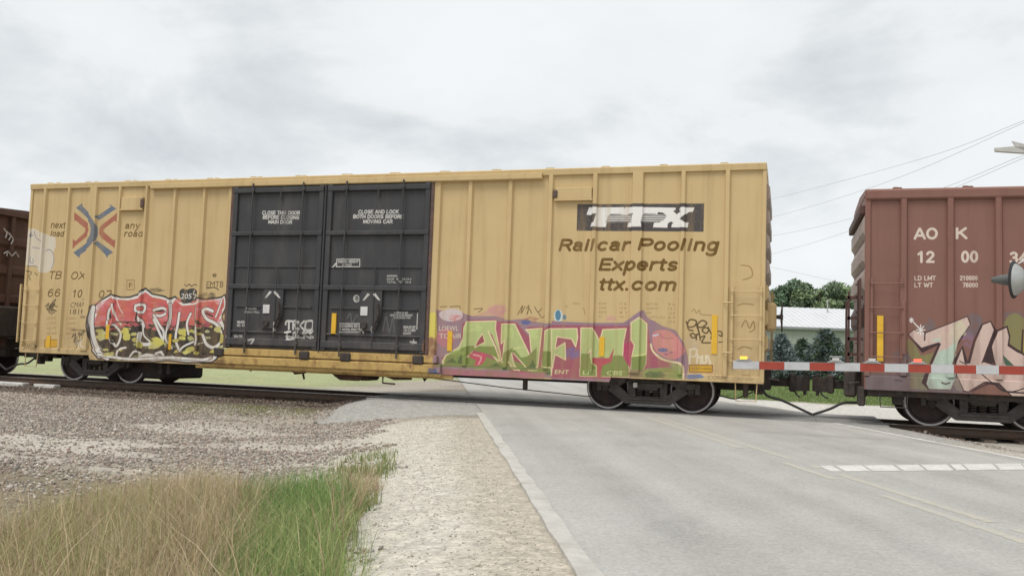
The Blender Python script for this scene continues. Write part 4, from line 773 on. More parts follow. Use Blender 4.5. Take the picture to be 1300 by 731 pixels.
# short tufts near the tie ends, and sparse ones in the gravel
def dens_tuft(x, y):
    px, py = img_xy(x, y); n = fbm(x, y, 2.2, 81); a = np.exp(-((px-325)/28)**2-((py-521)/5)**2)+np.exp(-((px-385)/22)**2-((py-523)/5)**2)+.5*np.exp(-((px-255)/40)**2-((py-519)/4)**2); return np.maximum(a*.8, .02*(n > .72)*(y > -9)*(px < 420))
P = pick(160000, -14, -6, -10, -1.2, dens_tuft); n = len(P)
tag(blades('ballast_weeds', P, rng.uniform(.02, .09, n), rng.uniform(.006, .014, n), np.array([(.24,.26,.11),(.30,.29,.15)])[rng.integers(0, 2, n)], blm, lean=1.1), 'low yellow green weed tufts growing in the ballast by the tie ends', 'weeds', kind='stuff')
# mown grass beyond the track
def dens_lawn(x, y):
    s, t = road_uv(x, y); return ((y > 12.4) & ((s < -.5) | (s > WID+.5))).astype(float)
P = pick(60000, -8, 10, 12, 42, dens_lawn); n = len(P)
tag(blades('mown_grass', P, rng.uniform(.04, .12, n), rng.uniform(.02, .04, n), np.array([(.18,.25,.09),(.22,.28,.11),(.15,.20,.07)])[rng.integers(0, 3, n)], blm, lean=.8, segs=2), 'mown green lawn beyond the railway track', 'grass', kind='stuff')

# ============================================================ TRACK
steel = mat('rail_steel', (.11,.075,.055), .6, var=.25, scale=8, dirt=(.16,.08,.045), dirt_amt=.6, dirt_scale=(5,5,5)); shiny = mat('rail_head', (.55,.54,.53), .28, var=.08, scale=3, metal=.85)
tie_m = mat('tie_wood', (.115,.09,.072), .9, var=.3, scale=5, bump=.01, bscale=30, dirt=(.26,.22,.18), dirt_amt=.5, dirt_scale=(6,1,2))
trk = empty('railway_track', (-8, 1.6, 0), 'rusty railway track with bright worn rail heads and dark wooden ties under the train', 'track')
TX0, TX1 = -45.0, 30.0
for yy in (RY1, RY2):
    m = MB(); w = .035
    prof = [(-.07,-.172),(.07,-.172),(.07,-.16),(.012,-.14),(.009,-.045),(.033,-.035),(.036,-.006),(.03,-.002),(-.03,-.002),(-.036,-.006),(-.033,-.035),(-.009,-.045),(-.012,-.14),(-.07,-.16)]
    m.prism([(yy+p, q) for p, q in prof], TX0, TX1, 'x'); r = m.build('rail', steel, trk)
    m = MB(); m.box(TX0, TX1, yy-.028, yy+.028, -.002, .0015); m.build('rail_head', shiny, r)
x = TX0+.3; k = 0; tie0 = None
while x < TX1:
    if (x < -8.9 or x > 2.5) and -30 < x < 18:
        jx, jl, jr = random.uniform(-.05,.05), random.uniform(-.09,.16), random.uniform(-.04,.04)
        if tie0 is None: tie0 = MB().box(-.11, .11, .3, 2.9, -.36, -.175, .008).build('tie', tie_m); tie0.parent = trk; ob = tie0
        else: ob = tie0.copy(); COL.objects.link(ob); ob.parent = trk
        ob.location = (x+jx+8, jl-1.6, 0); ob.rotation_euler[2] = jr
    x += .56; k += 1
tie_plate = MB()
x = TX0+.3
while x < TX1:
    if (x < -8.9 or x > 2.5) and -30 < x < 18:
        for yy in (RY1, RY2): tie_plate.box(x-.09, x+.09, yy-.17, yy+.17, -.175, -.160)
    x += .56
tag(tie_plate.build('tie_plates', steel, trk), kind='stuff')

# ============================================================ RAILCARS
TAN = (.575, .428, .218)
tan_paint = mat('tan_car_paint', TAN, .5, var=.05, scale=1.2, image=IMG_A, dirt=(.40,.27,.12), dirt_amt=.45, dirt_scale=(5,5,.35), dirt2=((.16,.08,.04), .7, (9,9,5), .72), bump=.003, bscale=5, grime=(.6, 1.9, (.27,.17,.09)))
door_paint = mat('black_door_paint', (.050,.050,.053), .55, var=.12, scale=2, image=IMG_A, dirt=(.09,.086,.08), dirt_amt=.6, dirt_scale=(4,4,.6), dirt2=((.12,.07,.05), .8, (8,8,4), .62), bump=.006, bscale=4, grime=(.9, 2.2, (.15,.12,.10)))
rustframe = mat('rusty_door_frame', (.115,.075,.065), .7, var=.3, scale=9, dirt=(.20,.10,.06), dirt_amt=.7, dirt_scale=(6,6,2))
rustyellow = mat('rusty_yellow_paint', (.50,.34,.12), .6, var=.12, scale=3, image=IMG_A, dirt=(.24,.12,.055), dirt_amt=.85, dirt_scale=(5,5,3), dirt2=((.10,.05,.03), .9, (12,12,8), .56))
roof_paint = mat('roof_paint', (.56,.44,.26), .5, var=.1, scale=2, dirt=(.35,.25,.16), dirt_amt=.4, dirt_scale=(4,4,4))
brown_paint = mat('brown_car_paint', (.228,.113,.087), .55, var=.07, scale=1.5, image=IMG_B, dirt=(.17,.07,.055), dirt_amt=.5, dirt_scale=(5,5,.4), dirt2=((.11,.055,.04), .7, (9,9,5), .64), bump=.003, bscale=5, grime=(.6, 1.7, (.11,.07,.055)))
brown_end = mat('brown_end_paint', (.10,.05,.042), .65, var=.2, scale=2, dirt=(.06,.035,.03), dirt_amt=.6, dirt_scale=(4,4,.5))
sky_lit_end = mat('sky_lit_end_panel', (.42,.34,.30), .6, var=.1, scale=3, dirt=(.25,.15,.12), dirt_amt=.4, dirt_scale=(4,4,2))  # pale tone paints in sky light caught by the end corrugations
dark_brown = mat('dark_brown_paint', (.12,.065,.05), .65, var=.25, scale=1.5, dirt=(.05,.032,.028), dirt_amt=.6, dirt_scale=(3,3,.5), dirt2=((.16,.08,.05), .5, (6,6,2), .6))
iron = mat('grimy_iron', (.055,.045,.040), .75, var=.3, scale=7, dirt=(.11,.065,.04), dirt_amt=.6, dirt_scale=(6,6,6), bump=.004, bscale=25)
iron2 = mat('grey_truck_casting', (.095,.085,.080), .75, var=.25, scale=7, dirt=(.06,.045,.04), dirt_amt=.7, dirt_scale=(6,6,6), bump=.004, bscale=25)
wheel_m = mat('wheel_iron', (.060,.045,.042), .7, var=.3, scale=6, dirt=(.12,.06,.045), dirt_amt=.5, dirt_scale=(5,5,5))
tread = mat('wheel_tread', (.55,.53,.52), .4, var=.15, scale=8, metal=.3)
rubber = mat('hose_rubber', (.035,.033,.032), .7)
whitet = mat('placard', (.62,.62,.60), .6, var=.1, dirt=(.35,.33,.30), dirt_amt=.5, dirt_scale=(8,8,8))
refl = mat('yellow_reflector', (.72,.43,.04), .35, var=.08, scale=6)

def rib(m, x, w, z0, z1, p=.065, y0=0.0):
    """hat section post standing proud of the side sheet"""
    c = min(.03, w*.25); m.prism([(x-w/2, y0+.004), (x-w/2+c, y0-p), (x+w/2-c, y0-p), (x+w/2, y0+.004)], z0, z1, 'z'); return m
def truck(car, tx, label=None):
    WBH = .89; cy = 1.6
    m = MB()
    for sgn in (-1, 1):
        yc = cy+sgn*.985; a, b = yc-.075, yc+.075
        top = [(-1.07,.50),(-1.07,.63),(-.78,.66),(-.55,.70),(.55,.70),(.78,.66),(1.07,.63),(1.07,.50),(.80,.50),(.70,.46),(.58,.36),(.50,.62),(-.50,.62),(-.58,.36),(-.70,.46),(-.80,.50)]
        # upper chord and pedestals as one arch, lower chord as a tension member round the spring window
        m.prism([(tx+p, q) for p, q in [(-1.07,.40),(-1.07,.60),(-.75,.665),(-.5,.70),(.5,.70),(.75,.665),(1.07,.60),(1.07,.40),(.98,.40),(.98,.545),(.80,.545),(.80,.42),(.68,.46),(.45,.60),(-.45,.60),(-.68,.46),(-.80,.42),(-.80,.545),(-.98,.545),(-.98,.40)]], a, b)
        m.prism([(tx+p, q) for p, q in [(-.84,.42),(-.66,.56),(-.36,.31),(.36,.31),(.66,.56),(.84,.42),(.46,.15),(-.46,.15)]], a-.01, b+.01)
        for s2 in (-1, 1):
            m.box(tx+s2*.33-.075, tx+s2*.33+.075, a, b, .25, .62, .01)
            m.box(tx+s2*.89-.10, tx+s2*.89+.10, a-.03, b+.03, .50, .62, .015)
        m.box(tx-.42, tx+.42, a-.05, b+.05, .235, .285, .01)
        m.box(tx-.33, tx+.33, a-.07, b+.07, .50, .60, .02)
    m.box(tx-.22, tx+.22, cy-1.1, cy+1.1, .44, .66, .03)
    tr = m.build('truck', iron2, car)
    for sgn in (-1, 1):
        yc = cy+sgn*.985
        for k in (-1, 0, 1):
            pts = [(tx+k*.17+.062*math.cos(t), yc+sgn*.02+.062*math.sin(t), .285+.215*t/(2*math.pi*4.5)) for t in np.linspace(0, 2*math.pi*4.5, 60)]
            MB().tube(pts, .017, 5).build('spring', iron, tr, smooth=True)
        for s2 in (-1, 1):
            mb = MB(); mb.lathe([(.0,-.10),(.06,-.10),(.075,-.085),(.085,-.03),(.11,-.02),(.11,.09),(.0,.09)], (tx+s2*.89, yc-sgn*0-.0, .457), 'y', 20)
            mb.build('bearing_cap', iron, tr, smooth=True)
    for s2 in (-1, 1):
        MB().lathe([(0,-.95),(.075,-.95),(.075,.95),(0,.95)], (tx+s2*.89, cy, .457), 'y', 16).build('axle', iron, tr, smooth=True)
        for sgn in (-1, 1):
            f = -sgn
            prof = [(0,0),(.10,0),(.13,.02),(.17,.045),(.36,.05),(.385,.0),(.457,.0),(.460,.09),(.485,.105),(.485,.135),(.37,.135),(.35,.10),(.15,.09),(.10,.14),(0,.14)]
            mb = MB(); c = (tx+s2*.89, cy+sgn*.80, .457)
            mb.lathe([(r, f*a) for r, a in prof], c, 'y', 48); w = mb.build('wheel', wheel_m, tr, smooth=True)
            mr = MB(); mr.lathe([(.418, f*.0), (.418, f*-.002), (.447, f*-.004), (.4585, f*.006), (.4595, f*.07), (.44, f*.07)], c, 'y', 48); mr.f = mr.f[:-2]; mr.mi = mr.mi[:-2]
            mr.build('wheel_rim', tread, tr, smooth=True)
    mb = MB()
    for s2 in (-1, 1):
        for sgn in (-1, 1): mb.box(tx+s2*.40-.04, tx+s2*.40+.04, cy+sgn*.75-.12, cy+sgn*.75+.12, .33, .57, .01)
        mb.tube([(tx+s2*.38, cy-.9, .40), (tx+s2*.38, cy+.9, .40)], .035)
    mb.build('brake_beam', iron, tr)
    return tr
def coupler(car, x, sg):
    m = MB(); y = 1.6
    m.box(min(x-sg*.3, x+sg*.55), max(x-sg*.3, x+sg*.55), y-.09, y+.09, .62, .79, .02)
    o = m.build('coupler', iron, car)
    k = MB(); k.prism([(x+sg*.55, y-.17), (x+sg*.72, y-.20), (x+sg*.86, y-.10), (x+sg*.84, y-.02), (x+sg*.72, y-.04), (x+sg*.74, y+.08), (x+sg*.90, y+.13), (x+sg*.88, y+.20), (x+sg*.55, y+.17)], .54, .84, 'z')
    k.box(x+sg*.55-.07, x+sg*.55+.07, y-.24, y+.24, .52, .90, .03); k.tube([(x+sg*.80, y-.10, .46), (x+sg*.80, y-.10, .90)], .035)
    k.build('knuckle', iron, o)
    s = MB(); s.box(min(x-sg*.1, x+sg*.12), max(x-sg*.1, x+sg*.12), y-.5, y+.5, .54, 1.04, .02); s.tube([(x+sg*.1, .1, .80), (x+sg*.28, .1, .78), (x+sg*.28, .45, .76), (x+sg*.28, y, .72), (x+sg*.62, y, .68)], .014); s.build('striker', iron, o)
def ladder(car, x0, x1, zs, y, m, name='ladder', ext=0.0):
    mb = MB(); z0, z1 = min(zs)-.10, max(zs)+.10
    for x in (x0, x1): mb.box(x-.022, x+.022, y-.012, y+.012, z0, z1)
    o = mb.build(name, m, car)
    for z in zs:
        r = MB(); r.tube([(x0-.03, y-.005, z), (x0-.03, y-.045, z), (x1+.03, y-.045, z), (x1+.03, y-.005, z)], .011, 6); r.build('rung', m, o)
    return o
def end_ladder(car, x, sg, ys, zs, m):
    mb = MB()
    for yy in ys: mb.box(min(x+sg*.08, x+sg*.12), max(x+sg*.08, x+sg*.12), yy-.025, yy+.025, min(zs)-.1, max(zs)+.1)
    o = mb.build('end_ladder', m, car)
    for z in zs: r = MB(); r.tube([(x+sg*.13, ys[0], z), (x+sg*.15, ys[0]+.02, z), (x+sg*.15, ys[1]-.02, z), (x+sg*.13, ys[1], z)], .011, 6); r.build('rung', m, o)
def stirrup(car, x, w, m, z=.66):
    MB().tube([(x-w/2, .03, z+.08), (x-w/2+.02, .02, z-.32), (x+w/2-.02, .02, z-.32), (x+w/2, .03, z+.08)], .014, 6).build('sill_step', m, car)

def shell(car, X0, X1, ztop, zb, paint, endp, uv, wide=3.2):
    m = MB(); m.box(X0+.01, X1-.01, 0, wide, zb+.02, ztop-.02); b = m.build('body', paint, car, uv=uv)
    # roof with cross seams
    r = MB(); r.prism([(-.02, ztop-.06), (-.02, ztop), (.25, ztop+.05), (wide/2, ztop+.13), (wide-.25, ztop+.05), (wide+.02, ztop), (wide+.02, ztop-.06)], X0, X1, 'x')
    x = X0+.55
    while x < X1-.3:
        r.prism([(x-.13, ztop-.02), (x-.07, ztop+.045), (x+.07, ztop+.045), (x+.13, ztop-.02)], .02, .28, 'y'); r.prism([(x-.10, ztop), (x-.04, ztop+.10), (x+.04, ztop+.10), (x+.10, ztop)], .28, wide-.3, 'y'); x += 1.22
    r.build('roof', roof_paint if paint is tan_paint else paint, car)
    return b

# ---------------- the tan boxcar
car = empty('boxcar', (-9.2, 1.6, 0), 'tan boxcar with black double doors, graffiti and the words Railcar Pooling Experts', 'railcar', 'freight cars of the train')
ZT, ZB = 5.06, .71
b = shell(car, A0, A1, ZT, ZB, tan_paint, tan_paint, UVA)
tr_ = MB(); tr_.prism([(-.055, ZT-.13), (-.065, ZT-.01), (-.03, ZT+.012), (.02, ZT+.012), (.02, ZT-.13)], A0, A1, 'x'); tr_.build('top_rail', tan_paint, car, uv=UVA)
dt = MB(); dt.prism([(-.10, 4.84), (-.125, 4.86), (-.125, 4.965), (-.06, 4.985), (.0, 4.985), (.0, 4.84)], SX(195,238)[0], SX(690,215)[0], 'x'); dt.build('door_track', tan_paint, car, uv=UVA)
RIBS = [(-17.96,.12),(-17.19,.12),(-16.41,.26),(-15.6,.12),(-14.79,.12),(-13.95,.12),(-13.1,.12),(-12.33,.20),(-7.00,.20),(-6.23,.14),(-5.31,.14),(-4.41,.14),(-3.45,.14),(-2.55,.27),(-1.62,.13),(-.74,.13)]
for x, w in RIBS: rib(MB(), x, w, ZB+.1, ZT-.10).build('side_rib', tan_paint, car, uv=UVA)
for x in (A0+.03, A1-.03): MB().box(x-.04, x+.04, -.035, .02, ZB, ZT-.02, .01).build('corner_post', tan_paint, car, uv=UVA)
# side sills: ends, deeper belly, and the rusty yellow door sills
for q0, q1 in ((A0, A0+2.2), (A1-3.0, A1)): MB().box(q0, q1, -.03, .05, ZB-.02, ZB+.12, .008).build('side_sill', tan_paint, car, uv=UVA)
for q in ([(A0+2.2,.72),(A0+2.25,.58),(-12.9,.58),(-12.9,.85),(A0+2.2,.85)], [(-6.75,.85),(-6.75,.60),(-3.05,.60),(-3.0,.72),(-3.0,.85)]): MB().prism(q, -.035, .05).build('belly_sill', tan_paint, car, uv=UVA)
ds = MB(); ds.box(-12.55, -6.85, -.11, .0, .84, 1.005, .012); ds.build('door_sill', rustyellow, car, uv=UVA)
ds = MB(); ds.prism([(-.135,.64),(-.135,.79),(-.10,.81),(0,.81),(0,.55),(-.08,.55),(-.08,.64)], -12.9, -6.75, 'x'); ds.build('lower_door_sill', rustyellow, car, uv=UVA)
s = MB(); s.box(-13.1,-6.5,.0,.06,.50,.72,.01); s.build('belly_flange', rustyellow, car, uv=UVA)
for x in (-12.38, -10.10, -9.05, -7.28): MB().box(x-.13, x+.13, -.16, -.02, .80, 1.0, .03).build('door_roller', iron, car)
MB().box(-17.0,-16.2,-.055,-.03,.71,.84).build('placard_board', refl, car) if False else None
# doors
DOORS = [(-12.22, -9.80, (320, 384), 355), (-9.70, -7.15, (439, 511), 479)]
for (dx0, dx1, rods, mid) in DOORS:
    m = MB(); m.box(dx0, dx1, -.06, .0, 1.03, 4.84, .006)
    d = m.build('door', door_paint, car, uv=UVA)
    fr = MB()
    for x in (dx0+.06, dx1-.06): fr.box(x-.06, x+.06, -.12, -.055, 1.03, 4.84, .012)
    for z, h in ((4.74,.12),(3.71,.10),(2.46,.11),(1.17,.16),(1.40,.05)): fr.box(dx0, dx1, -.135 if h > .09 else -.10, -.055, z-h/2, z+h/2, .012)
    fr.box(dx0, dx1, -.085, -.055, 2.92, 2.95, .004); fr.box(dx0+.2, dx1-.2, -.09, -.055, 1.98, 2.02, .004)
    fr.build('door_frame', door_paint, d, uv=UVA)
    for px in rods:
        x = SX(px, 350)[0]; r = MB(); r.tube([(x, -.155, .90), (x, -.155, 4.90)], .019, 8)
        for z in (1.17, 2.46, 3.71, 4.74): r.box(x-.045, x+.045, -.172, -.12, z-.04, z+.04, .01)
        r.build('lock_rod', door_paint, d, uv=UVA)
    x = SX(mid, 350)[0]; MB().tube([(x, -.12, 4.50), (x, -.12, 4.80)], .02).build('top_rod', door_paint, d, uv=UVA); r = MB(); r.tube([(x, -.13, 1.12), (x, -.13, 2.92)], .017); r.build('centre_rod', door_paint, d, uv=UVA)
    r = MB(); r.prism([(x-.36,1.50),(x-.36,2.30),(x-.30,2.40),(x+.20,2.40),(x+.20,1.80),(x+.05,1.50)], -.125, -.055); r.build('latch_plate', door_paint, d, uv=UVA)
    r = MB(); r.tube([(x+.12,-.14,1.72),(x+.16,-.19,1.85),(x+.14,-.20,2.10)], .03, 8); r.tube([(x+.02,-.16,1.52),(x+.13,-.19,1.76)], .024); r.build('latch_handle', iron, d)
    r = MB(); r.box(x-.305, x-.135, -.146, -.128, 1.84, 2.04); r.build('placard', whitet, d)
    r = MB(); r.lathe([(0,-.03),(.075,-.03),(.09,-.01),(.09,.03),(0,.03)], (x-.22, -.14, 1.62), 'y', 18); r.build('latch_gear', iron, d, smooth=True)
seam = MB(); seam.box(-9.80, -9.70, -.09, .0, 1.03, 4.84); seam.tube([(-9.75,-.11,1.0),(-9.75,-.11,4.84)], .022); seam.build('door_seam', door_paint, car, uv=UVA)
for x in (-12.265, -7.11): MB().box(x-.04, x+.04, -.09, .0, 1.01, 4.88, .008).build('door_post', rustframe, car)
# yellow reflectors
for px, y0, y1 in ((137,413,431),(215,426,446),(426,401,429),(571,424,450),(764,431,456),(907,401,450),(62,424,438)):
    x = SX(px, (y0+y1)/2)[0]; za, zb_ = side_a(px, y1)[1], side_a(px, y0)[1]
    yy = -.155 if px == 426 else (-.012 if px not in (764, 907) else -.012)
    MB().box(x-.055, x+.055, yy-.004 if px != 426 else -.10, yy+.012 if px != 426 else -.058, za, zb_).build('reflector', refl, car)
# plate holders high on the side
for px0, px1, y0, y1 in ((157,184,252,267),(706,752,237,252)):
    xa, xb = SX(px0, 250)[0], SX(px1, 250)[0]; za, zb_ = side_a(px0, y1)[1], side_a(px0, y0)[1]
    h = MB(); h.box(xa, xb, -.075, 0, za, zb_, .01); h.box(xa-.02, xb+.02, -.09, 0, za-.04, za, .006); o = h.build('card_board', tan_paint, car, uv=UVA)
    xh = xb if px0 < 300 else xa; MB().box(xh-.05, xh+.05, -.11, -.07, za+.03, zb_-.05, .02).build('card_latch', rustframe, o)
# ladders and steps
ladder(car, -.62, -.07, [1.12, 1.55, 2.02, 2.50], -.05, tan_paint)
ladder(car, A0+.10, A0+.52, [1.00, 1.45, 1.90, 2.30], -.05, tan_paint)
end_ladder(car, A0, -1, (-.02, .45), [1.05, 1.50, 1.95, 2.35], tan_paint)
end_ladder(car, A1, 1, (2.6, 3.1), [1.1, 1.6, 2.1, 2.6], tan_paint)
for z, x in ((2.27,-.76),(1.28,-.76)): MB().tube([(x-.02,-.07,z),(x-.02,-.12,z),(x+.16,-.12,z),(x+.16,-.05,z)], .014, 6).build('grab_iron', tan_paint, car)
stirrup(car, -.33, .42, tan_paint); stirrup(car, A0+.35, .40, tan_paint)
# end: corrugations, platform, brake housing and wheel
for k, z in enumerate((1.5, 2.0, 2.5, 3.0, 3.5, 4.0, 4.5)):
    for X, sg in ((A1, 1), (A0, -1)):
        MB().prism([(X-sg*.005, z-.18), (X+sg*.07, z-.11), (X+sg*.07, z+.11), (X-sg*.005, z+.18)], .12, 3.08).build('end_corrugation', sky_lit_end if sg > 0 and k > 2 else tan_paint, car)
for X, sg in ((A1, 1), (A0, -1)): MB().box(min(X, X+sg*.5), max(X, X+sg*.5), .9, 2.3, 1.06, 1.10).build('end_platform', iron, car)
bh = MB(); bh.box(.0, .22, .45, .95, 1.75, 2.32, .05); bh = bh.build('brake_housing', tan_paint, car)
bw = MB(); c = (.33, .70, 2.04)
bw.tube([(c[0], c[1]+.30*math.cos(a), c[2]+.30*math.sin(a)) for a in np.linspace(0, 2*math.pi, 33)], .014, 6, caps=False)
for a in np.linspace(0, 2*math.pi, 6)[:-1]: bw.tube([(c[0]-.03, c[1], c[2]), (c[0], c[1]+.30*math.cos(a), c[2]+.30*math.sin(a))], .012, 5)
bw.lathe([(0,-.14),(.03,-.14),(.05,-.04),(.05,.02),(0,.02)], c, 'x', 12); bw.build('brake_wheel', iron, bh)
tc1, tc2 = -16.56, -2.34
truck(car, tc1); truck(car, tc2); coupler(car, A1, 1); coupler(car, A0, -1)
# underframe
u = MB(); u.box(A0+.1, A1-.1, 1.4, 1.8, .50, .80, .02)
for x in np.arange(-17.8, -.3, 1.25): u.box(x-.06, x+.06, .05, 3.15, .62, .76)
u.build('centre_sill', iron, car)
g = MB(); g.prism([(-10.9,.60),(-10.9,.50),(-10.6,.50),(-10.55,.44),(-10.3,.47),(-10.25,.52),(-9.6,.53),(-9.5,.44),(-9.35,.36),(-8.9,.36),(-8.75,.47),(-8.2,.48),(-8.0,.42),(-7.6,.44),(-7.55,.6)], .25, .32)
g.box(-9.6,-8.8,.5,1.2,.36,.62,.05); g.tube([(-8.3,.3,.52),(-8.3,.3,.34),(-8.0,.3,.33)], .02); g.tube([(-10.35,.28,.5),(-10.3,.28,.34)], .025); g.tube([(-11.7,.2,.58),(-11.7,.2,.47)], .025)
g.build('brake_gear', mat('rusty_brake_gear', (.10,.055,.035), .8, var=.3, scale=9), car)
MB().tube([(-7.3,.4,.52),(-7.2,.4,.50),(-5.4,.45,.36),(-3.6,.5,.26),(-3.3,.5,.33)], .012, 6).build('brake_rod', rubber, car)
MB().tube([(-7.35,.35,.56),(-7.30,.35,.45),(-7.22,.35,.56)], .04, 8).build('rod_bracket', iron, car)
for x, z0 in ((-4.95,.33),(-14.35,.30),(-14.12,.30)): MB().box(x-.045, x+.045, .30, .40, z0, .66, .01).build('hanger', iron, car)
for X, sg in ((A1, 1), (A0, -1)):
    MB().box(X-sg*.35-.05, X-sg*.35+.05, .25, .45, .40, .70, .02).build('uncoupling_bracket', iron, car); MB().box(min(X-sg*.02, X-sg*.2), max(X-sg*.02, X-sg*.2), .7, .9, .46, .70, .02).build('sill_bracket', iron, car)
rm_ = MB(); rm_.box(-2.60,-2.52,.28,.33,.50,.60); rm_.build('truck_tag', whitet, car)
# black tank hung near the left truck
k = MB(); k.box(-15.15, -14.95, .5, 2.7, .12, .62, .03) if False else k.box(-15.3, -14.62, .75, 2.4, .14, .66, .06); k.build('brake_reservoir', iron, car)

# ---------------- brown boxcar to the right
cb_ = empty('boxcar', (9.8, 1.6, 0), 'reddish brown boxcar numbered AOK 120034 with pastel graffiti behind the gate arm', 'railcar', 'freight cars of the train')
ZT2, ZB2 = 4.48, .70
shell(cb_, B0, B1, ZT2, ZB2, brown_paint, brown_end, UVB)
t = MB(); t.prism([(-.05, ZT2-.20), (-.075, ZT2-.17), (-.075, ZT2-.03), (-.03, ZT2+.01), (.02, ZT2+.01), (.02, ZT2-.20)], B0, B1, 'x'); t.build('top_rail', brown_paint, cb_, uv=UVB)
for i, x in enumerate(np.arange(2.51, B1-.3, .80)):
    if 7.5 < x < 12.3: continue
    rib(MB(), x, .15 if i % 3 else .22 if i else .15, ZB2+.26, ZT2-.17).build('side_rib', brown_paint, cb_, uv=UVB)
d = MB().box(7.6, 12.1, -.10, .0, .98, 4.25, .01).build('door', brown_end, cb_)
f = MB()
for z in (1.1, 1.8, 2.6, 3.4, 4.15): f.box(7.6, 12.1, -.14, -.09, z-.05, z+.05, .01)
for x in (7.65, 9.85, 12.05): f.box(x-.05, x+.05, -.14, -.09, 1.0, 4.2, .01)
f.build('door_frame', brown_end, d)
s = MB(); s.box(B0-.02, B1+.02, -.04, .05, ZB2-.03, ZB2+.24, .01); s.prism([(5.05,.70),(5.3,.60),(14.3,.60),(14.6,.70)], -.045, .05); s.build('side_sill', brown_paint, cb_, uv=UVB)
s = MB(); s.box(B0+.05, B1-.05, .10, .20, .56, .70); s.build('sill_flange', iron, cb_)
for x in (B0+.03, B1-.03): MB().box(x-.05, x+.05, -.04, .02, ZB2+.2, ZT2-.02, .01).build('corner_post', brown_paint, cb_, uv=UVB)
for k, z in enumerate((2.10, 2.75, 3.28, 3.82)):
    for X, sg in ((B0, -1), (B1, 1)):
        MB().prism([(X-sg*.005, z-.24), (X+sg*.055, z-.14), (X+sg*.055, z+.10), (X-sg*.005, z+.24)], .06, 3.14).build('end_corrugation', sky_lit_end if sg < 0 and k else brown_end, cb_)
for X, sg in ((B0, -1), (B1, 1)):
    MB().box(min(X, X+sg*.11), max(X, X+sg*.05), .04, 3.16, 4.02, 4.20, .02).build('end_post', brown_end, cb_)
    MB().box(min(X, X+sg*.45), max(X, X+sg*.45), .9, 2.3, 1.02, 1.06).build('end_platform', iron, cb_)
ladder(cb_, B0+.10, B0+.62, [1.30, 1.75, 2.22, 2.68], -.06, brown_paint)
end_ladder(cb_, B0, -1, (.02, .42), [1.25, 1.55, 1.85, 2.15, 2.45, 2.68], brown_end)
eg = MB(); eg.box(B0-.30, B0-.26, .3, .34, 1.1, 2.55); eg.box(B0-.30, B0-.26, 1.0, 1.04, 1.1, 2.4)
for z in (1.3, 1.6, 2.0, 2.4): eg.box(B0-.32, B0-.02, .3, .34, z, z+.06)
eg.build('end_guard', brown_end, cb_)
xx = SX(1117, 430)[0]; MB().box(xx-.055, xx+.055, -.062, -.04, side_b(1117,458)[1], side_b(1117,400)[1]).build('reflector', refl, cb_)
g = MB(); g.box(B0+.62, B0+.69, -.09, -.0, 1.35, 2.35, .01); g.build('grab_post', brown_paint, cb_)
stirrup(cb_, B0+.5, .5, iron, .68)
truck(cb_, 3.84+.12); truck(cb_, 15.6); coupler(cb_, B0, -1); coupler(cb_, B1, 1)
u = MB(); u.box(B0+.1, B1-.1, 1.4, 1.8, .50, .80, .02)
for x in np.arange(B0+.6, B1-.3, 1.25): u.box(x-.06, x+.06, .05, 3.15, .60, .72)
u.build('centre_sill', iron, cb_)
MB().prism([(B0+.48,.66),(B0+.52,.40),(B0+.68,.40),(B0+.74,.66)], .3, .42).build('hanger', iron, cb_); MB().box(B0-.12, B0+.02, .15, .4, .35, .72, .03).build('uncoupling_bracket', iron, cb_); MB().box(B0-.35, B0-.12, .4, .6, .5, 1.0, .04).build('sill_bracket', iron, cb_)

# ---------------- dark brown car to the left
C1 = -20.25; C0 = C1-16.0
cc = empty('boxcar', (C1-8, 1.6, 0), 'dark brown boxcar at the left edge showing its grimy ribbed end', 'railcar', 'freight cars of the train')
shell(cc, C0, C1, 4.52, .80, dark_brown, dark_brown, None)
for yy in (.08, 1.1, 2.1, 3.08): MB().box(C1-.01, C1+.10, yy-.06, yy+.06, .8, 4.50, .01).build('end_post', dark_brown, cc)
for z in (1.3, 2.1, 2.9, 3.7): MB().prism([(C1-.005, z-.16), (C1+.06, z-.08), (C1+.06, z+.08), (C1-.005, z+.16)], .16, 3.0).build('end_corrugation', dark_brown, cc)
MB().box(C1-.02, C1+.14, -.02, 3.22, 4.40, 4.56, .01).build('end_cap', dark_brown, cc)
for i, x in enumerate(np.arange(C0+.4, C1-.2, .9)): rib(MB(), x, .12, .9, 4.4).build('side_rib', dark_brown, cc)
MB().box(C0, C1, -.04, .05, .72, .92, .01).build('side_sill', dark_brown, cc)
MB().box(C1, C1+.5, .9, 2.3, 1.02, 1.06).build('end_platform', iron, cc)
MB().box(C1+.1, C1+.45, .3, 2.9, 1.05, 1.9, .05).build('end_box', iron, cc)
# chalky scrawls on the end sheet
sc_ = mat('white_tag_paint', (.55,.52,.50), .7, var=.2, scale=20)
q = MB()
def endp(px, py):
    d_ = ray(px, py); return CC+d_*((C1+.13-CC[0])/d_[0])
for P in ([(5,290),(9,296),(7,302)],[(9,294),(14,300),(11,305)],[(12,296),(17,304),(14,310)],[(5,322),(9,319),(9,325)],[(10,319),(15,325),(20,320),(24,326)]):
    q.tube([endp(*p) for p in P], .022, 4)
q.build('chalk_tag', sc_, cc)
truck(cc, C1-2.1); truck(cc, C0+2.1); coupler(cc, C1, 1)
u = MB(); u.box(C0+.1, C1-.1, 1.4, 1.8, .50, .80, .02); u.build('centre_sill', iron, cc)

